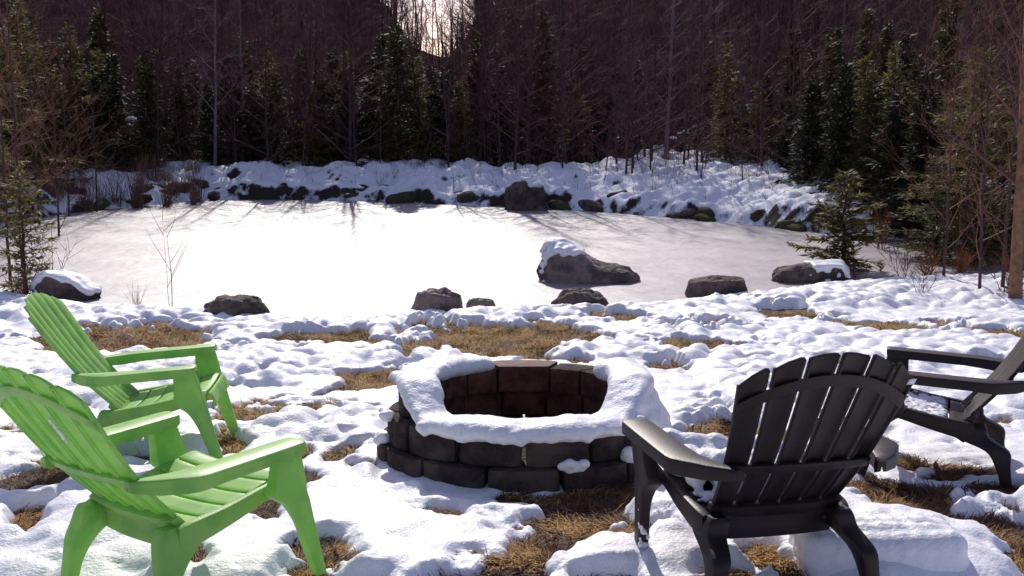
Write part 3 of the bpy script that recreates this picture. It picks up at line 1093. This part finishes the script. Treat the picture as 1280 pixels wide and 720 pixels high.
# ------------------------------------------------------------------ snow on the far bank
xb = np.arange(-15, 15, .055)
yb = np.arange(18.0, 43.0, .055)
X, Y = np.meshgrid(xb, yb)
PD = pond_dist(X, Y)
G = terrain(X, Y)
f1, _f = worley(X / .70 + .9 * fbm(X * 1.3, Y * 1.3, 3), Y / .62 + .9 * fbm(X * 1.3, Y * 1.3, 33), 3)
g1, _f = worley(X / .30, Y / .30 + .4 * fbm(X * 3, Y * 3, 9), 14)
pil = np.sqrt(np.clip(1 - (f1 / .8) ** 2, 0, 1)) + .5 * np.sqrt(np.clip(1 - (g1 / .8) ** 2, 0, 1))
cut = fbm(X * .9, Y * .9, 44)
H = .05 + .23 * pil * (.2 + 1.5 * fbm(X * .9, Y * .9, 71)) + .10 * (fbm(X * 4, Y * 4, 72) - .5) + .12 * (cut - .5)
H = (H + .10) * sstep(-.10, .40, PD + .30 * (fbm(X * 1.6, Y * 1.6, 12) - .5)) - .10 - .5 * sstep(3.4, 5.2, PD + 2.4 * (fbm(X * .7, Y * .7, 15) - .5) - 6.5 * np.exp(-((X / Y - .155) / .07) ** 4))
o = grid_mesh('bank_snow', xb, yb, G + H, M['bank'], keep=(H > -.09) & (PD > -.4) & (Y > 18.5))
tag(o, 'lumpy snow over the stones of the far bank', kind='stuff')


# ------------------------------------------------------------------ bare trees
def bough(b, rg, p, d, L, r, depth, kids, sides=4, droop=0.0, mi=0):
    """One branch with its own twigs, into mesh b."""
    n = 4 if depth > 0 else 2
    pts, rad = [p], [r]
    q, dd = p.copy(), d.copy()
    for i in range(n):
        dd = (dd + Vector((rg.gauss(0, .10), rg.gauss(0, .10), rg.gauss(.05, .08) - droop))).normalized()
        q = q + dd * (L / n)
        pts.append(q)
        rad.append(r * (1 - .8 * (i + 1) / n))
    b.tube(pts, rad, sides if r > .012 else 3, cap=False, mi=mi)
    if depth <= 0:
        return
    for k in range(kids[0]):
        f = rg.uniform(.25, 1.0) * n
        i = min(int(f), n - 1)
        s = pts[i].lerp(pts[i + 1], f - i)
        ax = (pts[i + 1] - pts[i]).normalized()
        side = ax.cross(Vector((rg.gauss(0, 1), rg.gauss(0, 1), rg.gauss(0, 1)))).normalized()
        a = rg.uniform(.45, .95)
        nd = (ax * math.cos(a) + side * math.sin(a) + Vector((0, 0, .12))).normalized()
        bough(b, rg, s, nd, L * rg.uniform(.32, .58), max(rad[i] * .5, .0035), depth - 1, kids[1:], 3, droop)


def bare_tree(seed, H, r, n, low=.2, spread=.34, kids=(6, 4), lean=.04, up=.9):
    rg = random.Random(seed)
    t, c = MB(), MB()
    pts, rad = [], []
    x = y = 0.0
    lx, ly = rg.gauss(0, lean), rg.gauss(0, lean)
    N = 10
    for i in range(N + 1):
        f = i / N
        pts.append(Vector((x, y, H * f - (.15 if i == 0 else 0))))
        rad.append(r * (1.25 if i == 0 else 1) * (1 - .9 * f ** 1.15) + .004)
        x += (lx + rg.gauss(0, .022)) * H / N
        y += (ly + rg.gauss(0, .022)) * H / N
    t.tube(pts, rad, 7, cap=True)
    for k in range(n):
        f = low + (1 - low) * (k + rg.random()) / n
        i = min(int(f * N), N - 1)
        p = pts[i].lerp(pts[i + 1], f * N - i)
        az = k * 2.4 + rg.uniform(-.5, .5)
        el = rg.uniform(.35, .75) * up + .35 * f
        d = Vector((math.cos(az) * math.cos(el), math.sin(az) * math.cos(el), math.sin(el)))
        L = H * spread * (1.05 - .75 * f) * rg.uniform(.6, 1.15) + .15
        bough(c, rg, p, d, L, max(rad[i] * .42, .005), 2 if len(kids) > 1 else 1, kids)
    return t, c


def tree_kind(name, label, cat, group, t, c, mt, mc, crown='crown'):
    root = thing(name, label, cat, group=group)
    t.build('trunk', mt, root)
    if c is not None:
        c.build(crown, mc, root)
    return root


def dup(root, label=None, group=None):
    r = root.copy()
    C.objects.link(r)
    if label: r['label'] = label
    if group: r['group'] = group
    for ch in list(root.children):
        c = ch.copy()
        C.objects.link(c)
        c.parent = r
        for g in ch.children:
            d = g.copy()
            C.objects.link(d)
            d.parent = c
    return r


def plant(root, used, x, y, rz, s=1.0, sz=None, dz=-.04, label=None, group=None):
    o = root
    if root.name in used:
        o = dup(root, label, group)
    else:
        used.add(root.name)
        if label: root['label'] = label
        if group: root['group'] = group
    o.location = (x, y, ground_z(x, y) + dz)
    o.rotation_euler = (0, 0, rz)
    o.scale = (s, s, sz or s)
    return o


used = set()
GT = 'leafless trees of the wood beyond the pond'
LT = 'slim leafless tree in the dark wood beyond the frozen pond'
kinds = []
for i, (H, r, n, low, sp, kd, mt) in enumerate([
        (9.0, .060, 40, .08, .24, (8, 5), 'bark'), (8.0, .045, 38, .06, .26, (8, 5), 'bark'), (10.0, .085, 44, .10, .23, (8, 5), 'bark'), (7.5, .040, 36, .06, .26, (8, 5), 'bark_pale'),
        (8.5, .052, 40, .08, .25, (8, 5), 'bark'), (6.5, .032, 34, .05, .28, (8, 5), 'bark')]):
    t, c = bare_tree(100 + i, H, r, n, low, sp, kd)
    kinds.append(tree_kind('bare_tree', LT, 'tree', GT, t, c, M[mt], M['twig']))
GS = 'thin leafless saplings along the far bank'
LS = 'thin leafless sapling among the trees on the far bank'
saps = []
for i, (H, r, n) in enumerate([(3.6, .022, 16), (4.4, .028, 18), (2.8, .016, 13), (5.0, .034, 20)]):
    t, c = bare_tree(200 + i, H, r, n, .12, .30, (5, 3), .07)
    saps.append(tree_kind('bare_sapling', LS, 'sapling', GS, t, c, M['bark'], M['twig']))

rs = random.Random(77)


def free(x, y, lst, d):
    return all((x - a) ** 2 + (y - b) ** 2 > d * d for a, b in lst)


pos = []
tries = 0
while len(pos) < 165 and tries < 9000:
    tries += 1
    y = 30.5 + 40 * rs.random() ** 1.25
    x = rs.uniform(-.52, .52) * y
    azi = x / y
    if pond_dist(np.array([[x]]), np.array([[y]]))[0, 0] < 1.6 or not free(x, y, pos, .7 + .012 * y):
        continue
    if abs(azi + .064) < .030 and y > 40:
        continue
    pos.append((x, y))
for (x, y) in pos:
    k = rs.choice(kinds)
    s = rs.uniform(.72, 1.15) * (1 + .006 * (y - 30))
    if abs(x / y + .064) < .034:
        s *= .42
    plant(k, used, x, y, rs.uniform(0, 6.28), s)
sp_pos = []
tries = 0
while len(sp_pos) < 175 and tries < 9000:
    tries += 1
    y = 22 + 16 * rs.random()
    x = rs.uniform(-.52, .52) * y
    d = pond_dist(np.array([[x]]), np.array([[y]]))[0, 0]
    if d < 1.7 or d > 9 or y < 22 or not free(x, y, sp_pos, .35):
        continue
    sp_pos.append((x, y))
for (x, y) in sp_pos:
    plant(rs.choice(saps), used, x, y, rs.uniform(0, 6.28), rs.uniform(.7, 1.2))

# the wood farther up the hillside, one mass of stems and branches
b = MB()
rg = random.Random(9)
for i in range(960):
    y = 44 + 76 * rg.random() ** 1.15
    x = rg.uniform(-.56, .56) * y
    if i >= 720:                                                       # along the skyline either side of the gap
        y = rg.uniform(95, 190)
        x = (-.064 + rg.choice((-1, 1)) * rg.uniform(.018, .12)) * y
    z = ground_z(x, y) - .2
    H = rg.uniform(7, 12)
    if abs(x / y + .064) < .034 and y > 55:
        if rg.random() < .42:
            continue
        H *= rg.uniform(.10, .42)
    r = rg.uniform(.025, .065)
    top = Vector((x + rg.gauss(0, .4), y, z + H))
    p0 = Vector((x, y, z))
    b.tube([p0, p0.lerp(top, .5), top], [r, r * .6, .01], 4, cap=False)
    for k in range(22):
        f = .05 + .93 * (k + rg.random()) / 22
        az, el = rg.uniform(0, 6.28), rg.uniform(.75, 1.3)
        d = Vector((math.cos(az) * math.cos(el), math.sin(az) * math.cos(el), math.sin(el)))
        bough(b, rg, p0.lerp(top, f), d, H * .24 * (1.1 - .75 * f), .016 * (1.2 - f), 1, (10,))
o = b.build('distant_wood', M['twig'])
tag(o, 'dense leafless wood on the hillside behind the pond', kind='stuff')


# ------------------------------------------------------------------ conifers
def conifer(seed, H, W, nb, spray, lw, mi_=0, low=.04, droop=.25, thin=1.0, jitter=.25):
    """Trunk and a crown of flat sprays of needles carried on side branches."""
    rg = random.Random(seed)
    t, c = MB(), MB()
    N = 8
    pts = [Vector((rg.gauss(0, .008) * H * (i > 0), rg.gauss(0, .008) * H * (i > 0), H * i / N - (.1 if i == 0 else 0))) for i in range(N + 1)]
    r0 = .011 * H + .012
    t.tube(pts, [r0 * (1 - .92 * i / N) for i in range(N + 1)], 7)
    gap = [rg.uniform(0, 6.28) for _ in range(4)]
    for k in range(nb):
        f = low + (1 - low) * ((k + rg.random()) / nb) ** .92
        p = Vector((0, 0, H * f))
        az = k * 2.399 + rg.uniform(-.4, .4)
        L = W * ((1 - f) ** .78 + .04) * rg.uniform(1 - 2.0 * jitter, 1 + jitter)
        L *= .82 + .3 * math.sin(az * 2 + gap[int(f * 3.99)] + f * 9)
        L = max(L, .05 * W)
        el = rg.uniform(-.1, .35) + .45 * f
        d = Vector((math.cos(az) * math.cos(el), math.sin(az) * math.cos(el), math.sin(el)))
        q, pth = p.copy(), [p.copy()]
        for i in range(4):
            d = (d + Vector((0, 0, -droop * .25 + rg.gauss(0, .05)))).normalized()
            q = q + d * (L / 4)
            pth.append(q.copy())
        c.tube(pth, [.006 * H * .5 * (1 - f) + .004, .005, .004, .003, .002], 3, cap=False, mi=1)
        ns = max(4, int(spray * L / W * thin))
        for j in range(ns):
            g = rg.random() ** .7 * 3.999
            i = int(g)
            s = pth[i].lerp(pth[i + 1], g - i)
            ax = (pth[i + 1] - pth[i]).normalized()
            sd = ax.cross(Vector((0, 0, 1))).normalized() * rg.choice((-1, 1))
            dr = (ax * rg.uniform(.4, 1) + sd * rg.uniform(.2, 1.0) + Vector((0, 0, rg.gauss(-.05, .32)))).normalized()
            l = lw[0] * rg.uniform(.6, 1.3)
            w = lw[1] * rg.uniform(.6, 1.2)
            nrm = dr.cross(Vector((rg.gauss(0, .5), rg.gauss(0, .5), 1))).normalized()
            s = s + sd * rg.uniform(0, .12 * L) + Vector((0, 0, rg.gauss(0, .02 * W)))
            e = s + dr * l
            m1, m2 = s + dr * l * .45 + nrm * w, s + dr * l * .45 - nrm * w
            c.add([tuple(s), tuple(m1), tuple(e), tuple(m2)], [(0, 1, 2, 3)])
    return t, c


GC = 'dark young conifers along the far bank'
LC = 'dark young conifer in the row at the foot of the far wood'
con = []
for i, (H, W, nb, sp, mt) in enumerate([(3.6, .85, 190, 75, 'needle'), (3.2, .75, 170, 75, 'needle_dark'), (4.2, .66, 210, 70, 'needle'), (2.6, .78, 150, 75, 'needle_dark')]):
    t, c = conifer(300 + i, H, W, nb, sp, (.16, .028))
    con.append(tree_kind('young_conifer', LC, 'conifer', GC, t, c, M['bark'], [M[mt], M['bark']]))
warm = []
for i, (H, W, nb, sp) in enumerate([(3.8, .85, 150, 62), (3.0, .80, 130, 60)]):
    t, c = conifer(330 + i, H, W, nb, sp, (.16, .026), jitter=.4)
    warm.append(tree_kind('young_conifer', LC, 'conifer', GC, t, c, M['bark'], [M['needle_warm'], M['bark']]))
LW = 'olive brown young conifer on the bank at the reed-grown end of the pond'
for (px, y, k, s) in [(18, 23.5, 0, 1.0), (-15, 21, 1, 1.1), (62, 25.5, 1, 1.1), (98, 27.5, 0, 1.0), (36, 26, 0, 1.15), (130, 29.5, 1, 1.1)]:
    plant(warm[k], used, (px - 640) / FPX * y, y, rs.uniform(0, 6), s, label=LW, group='olive conifers at the reed-grown end of the pond')
LR = 'dark young conifer crowding the snowy inlet beyond the bare bush'
for (px, y, k, s) in [(1012, 23.5, 3, .95), (1050, 22.0, 1, .85), (1085, 21.0, 0, .72), (1120, 20.0, 3, .95), (1150, 19.0, 1, .9), (1175, 20.5, 2, .9), (1030, 26, 0, .9), (1100, 24.5, 2, .85)]:
    plant(con[k], used, (px - 640) / FPX * y, y, rs.uniform(0, 6), s, label=LR, group='dark conifers round the snowy inlet')
LM = 'olive brown young conifer half hidden by bare stems at the foot of the wood'
for (px, y, k, s) in [(340, 33, 0, .9), (395, 31.5, 1, .8), (435, 33, 0, .9), (575, 31.5, 1, .85), (525, 31, 0, .85), (720, 32.5, 1, .8), (905, 30, 0, .9), (945, 29, 1, .8), (1075, 24, 1, .95), (1110, 22, 0, .8)]:
    plant(warm[k], used, (px - 640) / FPX * y, y, rs.uniform(0, 6), s, label=LM, group='olive conifers along the foot of the wood')
big = [  # px, distance, kind, height on the photo's scale, label
    (500, 31.0, 0, 1.12, 'widest dark green conifer of the far bank, below the gap of sky'),
    (678, 31.5, 2, 1.05, 'tall narrow dark conifer behind the large dark boulder at the far shore'),
    (152, 29.0, 1, 1.0, 'broad dark conifer at the end of the far bank behind the brown reeds'),
]
for (px, y, k, s, lab) in big:
    x = (px - 640) / FPX * y / math.cos(PITCH) * math.cos(R(5))
    plant(con[k], used, x, y, rs.uniform(0, 6), s, label=lab, group=GC)
for (px, y, k, s) in [(540, 32, 1, .95), (465, 32, 3, 1.1), (595, 32.5, 2, .92), (625, 33, 1, .9), (560, 33, 3, 1.1), (440, 32, 1, .85), (402, 32.5, 2, .78), (350, 31.5, 0, .75), (318, 32.5, 3, .95), (265, 31.5, 1, .78), (230, 32, 2, .75),
                      (190, 30.5, 0, .9), (115, 28.5, 3, 1.2), (75, 27.5, 0, 1.0), (40, 27, 2, .95), (10, 26.5, 1, 1.1), (712, 34, 1, .85), (760, 35, 3, .9), (905, 32, 0, .82), (950, 31, 3, .95), (985, 27.5, 1, .62), (1010, 26, 3, .85),
                      (880, 36, 2, .9), (1060, 25, 1, .75), (1110, 24, 3, .9), (1140, 22.5, 0, .75), (1075, 29, 2, 1.0), (48, 30, 1, 1.2), (135, 32, 0, 1.2), (205, 34, 3, 1.3), (245, 34, 1, 1.0), (310, 36, 0, 1.1), (335, 34, 1, .9), (420, 35, 3, 1.3), (480, 34, 1, 1.2), (640, 38, 0, 1.3), (735, 37, 3, 1.2), (795, 38, 1, .9), (1035, 31, 1, 1.1), (985, 33, 0, 1.0), (1090, 27, 0, .95), (1125, 27, 1, 1.1), (1165, 25, 3, 1.2), (1010, 36, 3, 1.2), (380, 35, 0, 1.0), (290, 35, 1, 1.0), (655, 36, 3, 1.2), (520, 35, 2, .9)]:
    x = (px - 640) / FPX * y * 1.0
    plant(con[k], used, x, y, rs.uniform(0, 6), s * rs.uniform(.95, 1.05), label=LC, group=GC)

# conifers on this side of the pond
t, c = conifer(401, 1.30, .44, 95, 125, (.075, .011), low=.05, thin=1.0, jitter=.35)
o = tree_kind('small_conifer', 'small sparse yellowish green conifer between the long flat rock and the bare bush', 'conifer', None, t, c, M['bark'], [M['needle_warm'], M['bark']])
p = on_lawn(1052, 352)
o = plant(o, used, p.x, p.y, 1.0, 1.35)
o.scale = (1.7, 1.7, 1.35)
t, c = conifer(402, 1.45, .44, 80, 70, (.085, .011), low=.05, thin=1.0, jitter=.35)
o = tree_kind('small_conifer', 'small olive green conifer with dry brown stems at its foot by the slanting rock', 'conifer', None, t, c, M['bark'], [M['needle_warm'], M['bark']])
p = on_lawn(34, 373)
plant(o, used, p.x, p.y, .4, 1.12)
evg = []
for i, (H, W, nb, sp, mt) in enumerate([(3.3, .95, 210, 100, 'needle_warm'), (2.4, .90, 170, 95, 'needle')]):
    t, c = conifer(410 + i, H, W, nb, sp, (.11, .013), low=.03, jitter=.48)
    evg.append(tree_kind('evergreen_tree', 'feathery evergreen', 'evergreen', None, t, c, M['bark'], [M[mt], M['bark']]))
for (px, py, k, s, lab) in [(1225, 352, 0, .98, 'feathery olive evergreen at the pond edge, tallest in front of the orange-barked trunk'), (1178, 346, 1, .80, 'lower dark evergreen at the pond edge in front of the snowy inlet'),
                            (1256, 342, 1, 1.15, 'dark evergreen just behind the orange-barked trunk'), (1298, 338, 0, 1.05, 'olive evergreen cut off by the edge beyond the orange-barked trunk'), (1205, 330, 1, 1.0, 'dark evergreen hidden low behind the tallest feathery one')]:
    p = on_lawn(px, py)
    o = plant(evg[k], used, p.x, p.y + .3, px, s, label=lab)
    o.scale = (s * 1.15, s * 1.15, s)

# tall trunk with orange bark
t, c = bare_tree(500, 6.0, .066, 26, .18, .22, (5, 3), .0)
o = tree_kind('orange_barked_tree', 'tall thin tree with peeling orange bark at the edge of the lawn', 'tree', None, t, c, M['bark_orange'], M['twig'])
o = plant(o, used, (1278 - 640) / FPX * 12.6, 12.6, 1.0, 1.0)
o.rotation_euler = (0, R(-2.2), .4)
# pale slender trees that stand out from the wood
GP = 'pale slender trees at the front of the wood'
t, c = bare_tree(510, 6.5, .050, 20, .22, .26, (6, 3), .02)
pale = tree_kind('pale_tree', 'pale', 'tree', None, t, c, M['bark_pale'], M['bark_pale'])
for (px, y, s, lab) in [(270, 31, .95, 'pale slender tree with grey upswept branches behind the middle of the snowy bank'), (236, 33, .9, 'thin pale tree standing beside the grey one with upswept branches'), (830, 33, 1.0, 'pale slender tree with forked grey branches above the snowy slope'), (886, 36, 1.1, 'pale thin tree high up above the open snowy slope')]:
    plant(pale, used, (px - 640) / FPX * y, y, px * .1, s, label=lab, group=GP)
# the thin tree and whips at the near left
t, c = bare_tree(520, 4.2, .020, 18, .12, .30, (5, 3), .05)
whip = tree_kind('bare_sapling', 'thin', 'sapling', None, t, c, M['bark'], M['twig_red'])
for (px, y, s, lab) in [(6, 14.3, .85, 'thin bare sapling rising behind the small olive conifer'), (-20, 17, 1.0, 'bare sapling at the edge of the pond beyond the olive conifer'), (48, 22, 1.0, 'thin bare sapling standing in the brown reeds'), (85, 24, .9, 'spreading bare sapling behind the brown reeds'), (22, 16, .95, 'thin bare sapling leaning over the olive conifer by the slanting rock'), (70, 20, .9, 'bare sapling among the brown reeds nearer the lawn'), (-8, 18, 1.1, 'tall bare sapling at the edge of the view beyond the olive conifer'), (120, 25, .8, 'thin bare sapling at the end of the brown reeds'), (1232, 13.2, .8, 'thin bare sapling growing up through the feathery olive evergreen'), (1185, 14.5, .8, 'bare sapling with many twigs between the two evergreens'), (1260, 13.6, .95, 'bare twiggy sapling beside the orange-barked trunk'), (1205, 16, .9, 'thin bare sapling behind the feathery evergreens'), (1150, 19, 1.0, 'bare sapling by the snowy inlet')]:
    plant(whip, used, (px - 640) / FPX * y, y, px * .37, s, label=lab)


# ------------------------------------------------------------------ shrubs, reeds, stems
def stem_bush(seed, n, h, spread, r=.004, kids=(3,), curl=.10):
    rg = random.Random(seed)
    b = MB()
    for i in range(n):
        a = rg.uniform(0, 6.28)
        e = rg.uniform(.0, spread)
        d = Vector((math.cos(a) * math.sin(e), math.sin(a) * math.sin(e), math.cos(e)))
        p = Vector((rg.gauss(0, .05) * h, rg.gauss(0, .05) * h, -.04))
        bough(b, rg, p, d, h * rg.uniform(.55, 1.1), r * rg.uniform(.7, 1.2), 1 if kids else 0, kids or (0,))
    return b


def bush(name, label, cat, b, m, x, y, group=None, dz=0.0):
    o = b.build(name, m)
    o.location = (x, y, max(ground_z(x, y), POND_Z) + dz)
    return tag(o, label, cat, group)


p = on_lawn(1128, 362)
bush('bare_shrub', 'bare grey twiggy shrub on the snow between the two green conifers', 'shrub', stem_bush(1, 16, .62, .75, .004, (4,)), M['twig'], p.x, p.y)
p = on_lawn(1150, 378)
bush('bare_shrub', 'bare forked shrub standing in the snow in front of the evergreens', 'shrub', stem_bush(2, 7, .50, .6, .005, (4,)), M['bark'], p.x, p.y)
p = on_lawn(1068, 362)
bush('bare_shrub', 'low tangle of dry brown twigs at the end of the long flat rock', 'shrub', stem_bush(3, 22, .24, 1.1, .003, (3,)), M['twig'], p.x, p.y)
p = on_lawn(1255, 380)
bush('bare_shrub', 'low dark twigs poking through the snow below the evergreens', 'shrub', stem_bush(4, 24, .20, 1.0, .003, (3,)), M['bark'], p.x, p.y)
p = on_lawn(215, 388)
bush('bare_sapling', 'single thin upright bare stem at the pond edge', 'sapling', stem_bush(5, 2, 1.0, .10, .005, (5,)), M['twig'], p.x, p.y)
p = on_lawn(276, 398)
bush('bare_twig', 'short bare stem at the pond edge beside the dark rounded rock', 'stem', stem_bush(6, 1, .45, .1, .004, (1,)), M['twig'], p.x, p.y)
p = on_lawn(172, 384)
bush('grass_tuft', 'tuft of pale dry grass stems at the pond edge', 'grass tuft', stem_bush(7, 26, .36, .55, .0022, None), M['reed'], p.x, p.y)
p = on_lawn(28, 377)
bush('grass_tuft', 'clump of dry reddish brown stems at the foot of the olive conifer', 'grass tuft', stem_bush(8, 110, .42, .55, .003, None), M['twig_red'], p.x + .05, p.y - .1)
p = on_lawn(62, 372)
bush('bare_shrub', 'bare shrub with long branches reaching out over the ice', 'shrub', stem_bush(9, 9, 1.0, .95, .006, (5,)), M['twig'], p.x, p.y)
p = on_lawn(1100, 335)
bush('dry_shrub', 'reddish dry shrub hanging on to its dead leaves beside the small sparse conifer', 'shrub', stem_bush(10, 14, .75, .3, .006, (6,)), M['dead_leaf'], p.x, p.y)
for (px, py, h, sd, lab) in [(1165, 362, .40, 61, 'low russet fern clump below the lower dark evergreen'), (1268, 380, .70, 62, 'russet dead shrub at the foot of the orange-barked trunk'), (1205, 362, .45, 63, 'russet dead shrub below the feathery olive evergreen')]:
    p = on_lawn(px, py)
    bush('dry_shrub', lab, 'shrub', stem_bush(sd, 26, h, .9, .005, (6,)), M['dead_leaf'], p.x, p.y + .15)
GB2 = 'russet and brown bushes along the snowy inlet'
rs = random.Random(71)
inlet = [stem_bush(80 + i, 20, .9, .6, .007, (5,)).mesh('inlet_bush', M['twig_red' if i else 'twig']) for i in range(2)]
for i in range(22):
    px, y = rs.uniform(985, 1200), rs.uniform(16.5, 23.5)
    x = (px - 640) / FPX * y
    if float(pond_dist(np.array([[x]]), np.array([[y]]))[0, 0]) < .1:
        continue
    o = link('inlet_bush', rs.choice(inlet))
    o.location = (x, y, ground_z(x, y))
    o.rotation_euler = (0, 0, rs.uniform(0, 6))
    q = rs.uniform(.6, 1.2)
    o.scale = (q, q, q)
    tag(o, 'bare brown bush on the bank round the snowy inlet', 'bush', GB2)
GR2 = 'brown reeds at the far corner of the pond'
rs = random.Random(31)
reedb = [stem_bush(30 + i, 46, .75, .35, .007, None).mesh('reed_clump', M['reed']) for i in range(3)] + [stem_bush(40, 30, .8, .6, .006, (3,)).mesh('reed_clump', M['twig_red'])]
for i in range(60):
    px = rs.uniform(-5, 252)
    py = 266 - max(px - 50, 0) * .06 + rs.uniform(-14, 2)
    p = on_level(px, py, POND_Z)
    o = link('reed_clump', rs.choice(reedb))
    o.location = (p.x, p.y, max(ground_z(p.x, p.y), POND_Z) - .02)
    o.rotation_euler = (0, 0, rs.uniform(0, 6))
    s = rs.uniform(.6, 1.45)
    o.scale = (s, s, s)
    tag(o, 'clump of brown dead reeds at the far corner of the pond', 'reeds', GR2)
# low undergrowth of stems at the foot of the wood
b = MB()
rg = random.Random(55)
for i in range(2600):
    y = rg.uniform(21, 38)
    x = rg.uniform(-.5, .5) * y
    d = float(pond_dist(np.array([[x]]), np.array([[y]]))[0, 0])
    if d < .5 or d > 8:
        continue
    h = rg.uniform(.25, 1.5) * (.5 if d < 2 else 1)
    e, a = rg.uniform(0, .5), rg.uniform(0, 6.28)
    bough(b, rg, Vector((x, y, ground_z(x, y) - .05)), Vector((math.cos(a) * math.sin(e), math.sin(a) * math.sin(e), math.cos(e))), h, .0075, 1, (4,))
tag(b.build('undergrowth', M['twig']), 'thin brown undergrowth at the foot of the wood', kind='stuff')

# ------------------------------------------------------------------ dead grass and litter where the lawn is bare
rng = np.random.default_rng(4)


def litter(name, n, mats, ln, wd, test, flat, seed, label):
    rg = np.random.default_rng(seed)
    d = 3.3 + (12.0 - 3.3) * rg.random(n * 6) ** 1.15
    x = (rg.random(n * 6) * 2 - 1) * (.50 * d + .2)
    h, m = snow_depth(x[None, :], d[None, :])
    ok = (m[0] < .03) & test(x, d) & (np.hypot(x - PIT.x, d - PIT.y) > .72)
    x, y, m = x[ok][:n], d[ok][:n], m[0][ok][:n]
    z = terrain(x[None, :], y[None, :])[0] + 0.022 * (fbm(x * 9, y * 9, 41) - 0.5) - .004
    k = len(x)
    az = fbm(x * 2.2, y * 2.2, 101, 2) * 14.0 + rg.normal(0, .75, k)
    el = np.abs(rg.normal(0, flat, k))
    l = ln * (.3 + 1.7 * rg.random(k) ** 2)
    w = wd * (.6 + .8 * rg.random(k))
    dx, dy, dz = np.cos(az) * np.cos(el), np.sin(az) * np.cos(el), np.sin(el)
    sx, sy = -np.sin(az), np.cos(az)
    zz = z + rg.random(k) * .012
    v = np.empty((k, 5, 3))
    v[:, 0] = np.stack([x - sx * w, y - sy * w, zz], 1)
    v[:, 1] = np.stack([x + sx * w, y + sy * w, zz + .002], 1)
    mid = np.stack([x + dx * l * .55, y + dy * l * .55, zz + dz * l * .55 + .25 * l * (.2 + flat)], 1)
    v[:, 2] = mid + np.stack([sx * w * .8, sy * w * .8, 0 * w], 1)
    v[:, 3] = mid - np.stack([sx * w * .8, sy * w * .8, 0 * w], 1)
    v[:, 4] = np.stack([x + dx * l, y + dy * l, zz + dz * l + .06 * l], 1)
    base = (np.arange(k) * 5)[:, None]
    q = base + np.array([[0, 1, 2, 3]])
    t = base + np.array([[3, 2, 4]])
    me = bpy.data.meshes.new(name)
    me.vertices.add(k * 5)
    me.vertices.foreach_set('co', v.reshape(-1).astype(np.float32))
    loops = np.concatenate([q.reshape(-1), t.reshape(-1)]).astype(np.int32)
    me.loops.add(len(loops))
    me.loops.foreach_set('vertex_index', loops)
    me.polygons.add(2 * k)
    me.polygons.foreach_set('loop_start', np.concatenate([np.arange(k) * 4, k * 4 + np.arange(k) * 3]).astype(np.int32))
    mi = np.clip((fbm(x * 3.1, y * 3.1, 111) * 1.8 - .4 + rg.normal(0, .22, k)) * len(mats), 0, len(mats) - 1).astype(int)
    for mm in mats:
        me.materials.append(mm)
    me.polygons.foreach_set('material_index', np.concatenate([mi, mi]).astype(np.int32))
    me.update()
    me.validate()
    return tag(link(name, me), label, kind='stuff')


far_ = lambda x, y: (fbm(x * .7, y * .7, 91) > .35) & (y > 4.9)
litter('dry_grass', 110000, [M['straw_green'], M['straw'], M['straw'], M['straw'], M['straw_dark']], .050, .0022, lambda x, y: y > 5.5, .28, 1, 'matted dry grass where the snow has melted')
litter('leaf_litter', 110000, [M['straw'], M['straw_dark'], M['straw_dark'], M['straw_dark']], .040, .0019, lambda x, y: y < 5.8, .30, 2, 'shredded brown litter on the bare lawn by the fire pit')

litter('fallen_leaves', 2600, [M['dead_leaf'], M['straw_dark'], M['dead_leaf']], .030, .011, lambda x, y: y > 3, .35, 3, 'small fallen leaves on the bare patches of lawn')

# ------------------------------------------------------------------ light, sky, camera
SUN_EL, SUN_AZ = R(35), R(-7.5)
w = bpy.data.worlds.new('World')
scene.world = w
w.use_nodes = True
nt = w.node_tree
sky = nt.nodes.new('ShaderNodeTexSky')
sky.sky_type = 'NISHITA'
sky.sun_disc = False
sky.sun_elevation = SUN_EL
sky.sun_rotation = SUN_AZ
sky.air_density = 1.0
sky.dust_density = 1.0
bg = nt.nodes['Background']
bg.inputs['Strength'].default_value = 0.12
tint = nt.nodes.new('ShaderNodeMixRGB')
tint.blend_type = 'MULTIPLY'
tint.inputs['Fac'].default_value = 1.0
tint.inputs['Color2'].default_value = (1.15, 0.94, 1.07, 1)
nt.links.new(sky.outputs[0], tint.inputs['Color1'])
nt.links.new(tint.outputs['Color'], bg.inputs['Color'])
sd = bpy.data.lights.new('sun', 'SUN')
sd.energy = 4.0
sd.angle = R(0.55)
sd.color = (1.0, 0.95, 0.88)
so = bpy.data.objects.new('sun', sd)
C.objects.link(so)
S = Vector((math.sin(SUN_AZ) * math.cos(SUN_EL), math.cos(SUN_AZ) * math.cos(SUN_EL), math.sin(SUN_EL)))
so.rotation_euler = S.to_track_quat('Z', 'Y').to_euler()
so.location = S * 30

cd = bpy.data.cameras.new('camera')
cd.sensor_width = 36
cd.lens = 36 * FPX / 1280
cd.clip_end = 600
co = bpy.data.objects.new('camera', cd)
C.objects.link(co)
co.location = (0, 0, CAMH)
co.rotation_euler = (math.pi / 2 - PITCH, 0, 0)
scene.camera = co
vs_ = scene.view_settings
vs_.view_transform = 'Standard'
vs_.look = 'None'
vs_.exposure = 0.0
vs_.gamma = 1.0
scene.cycles.max_bounces = 6
scene.cycles.transparent_max_bounces = 4
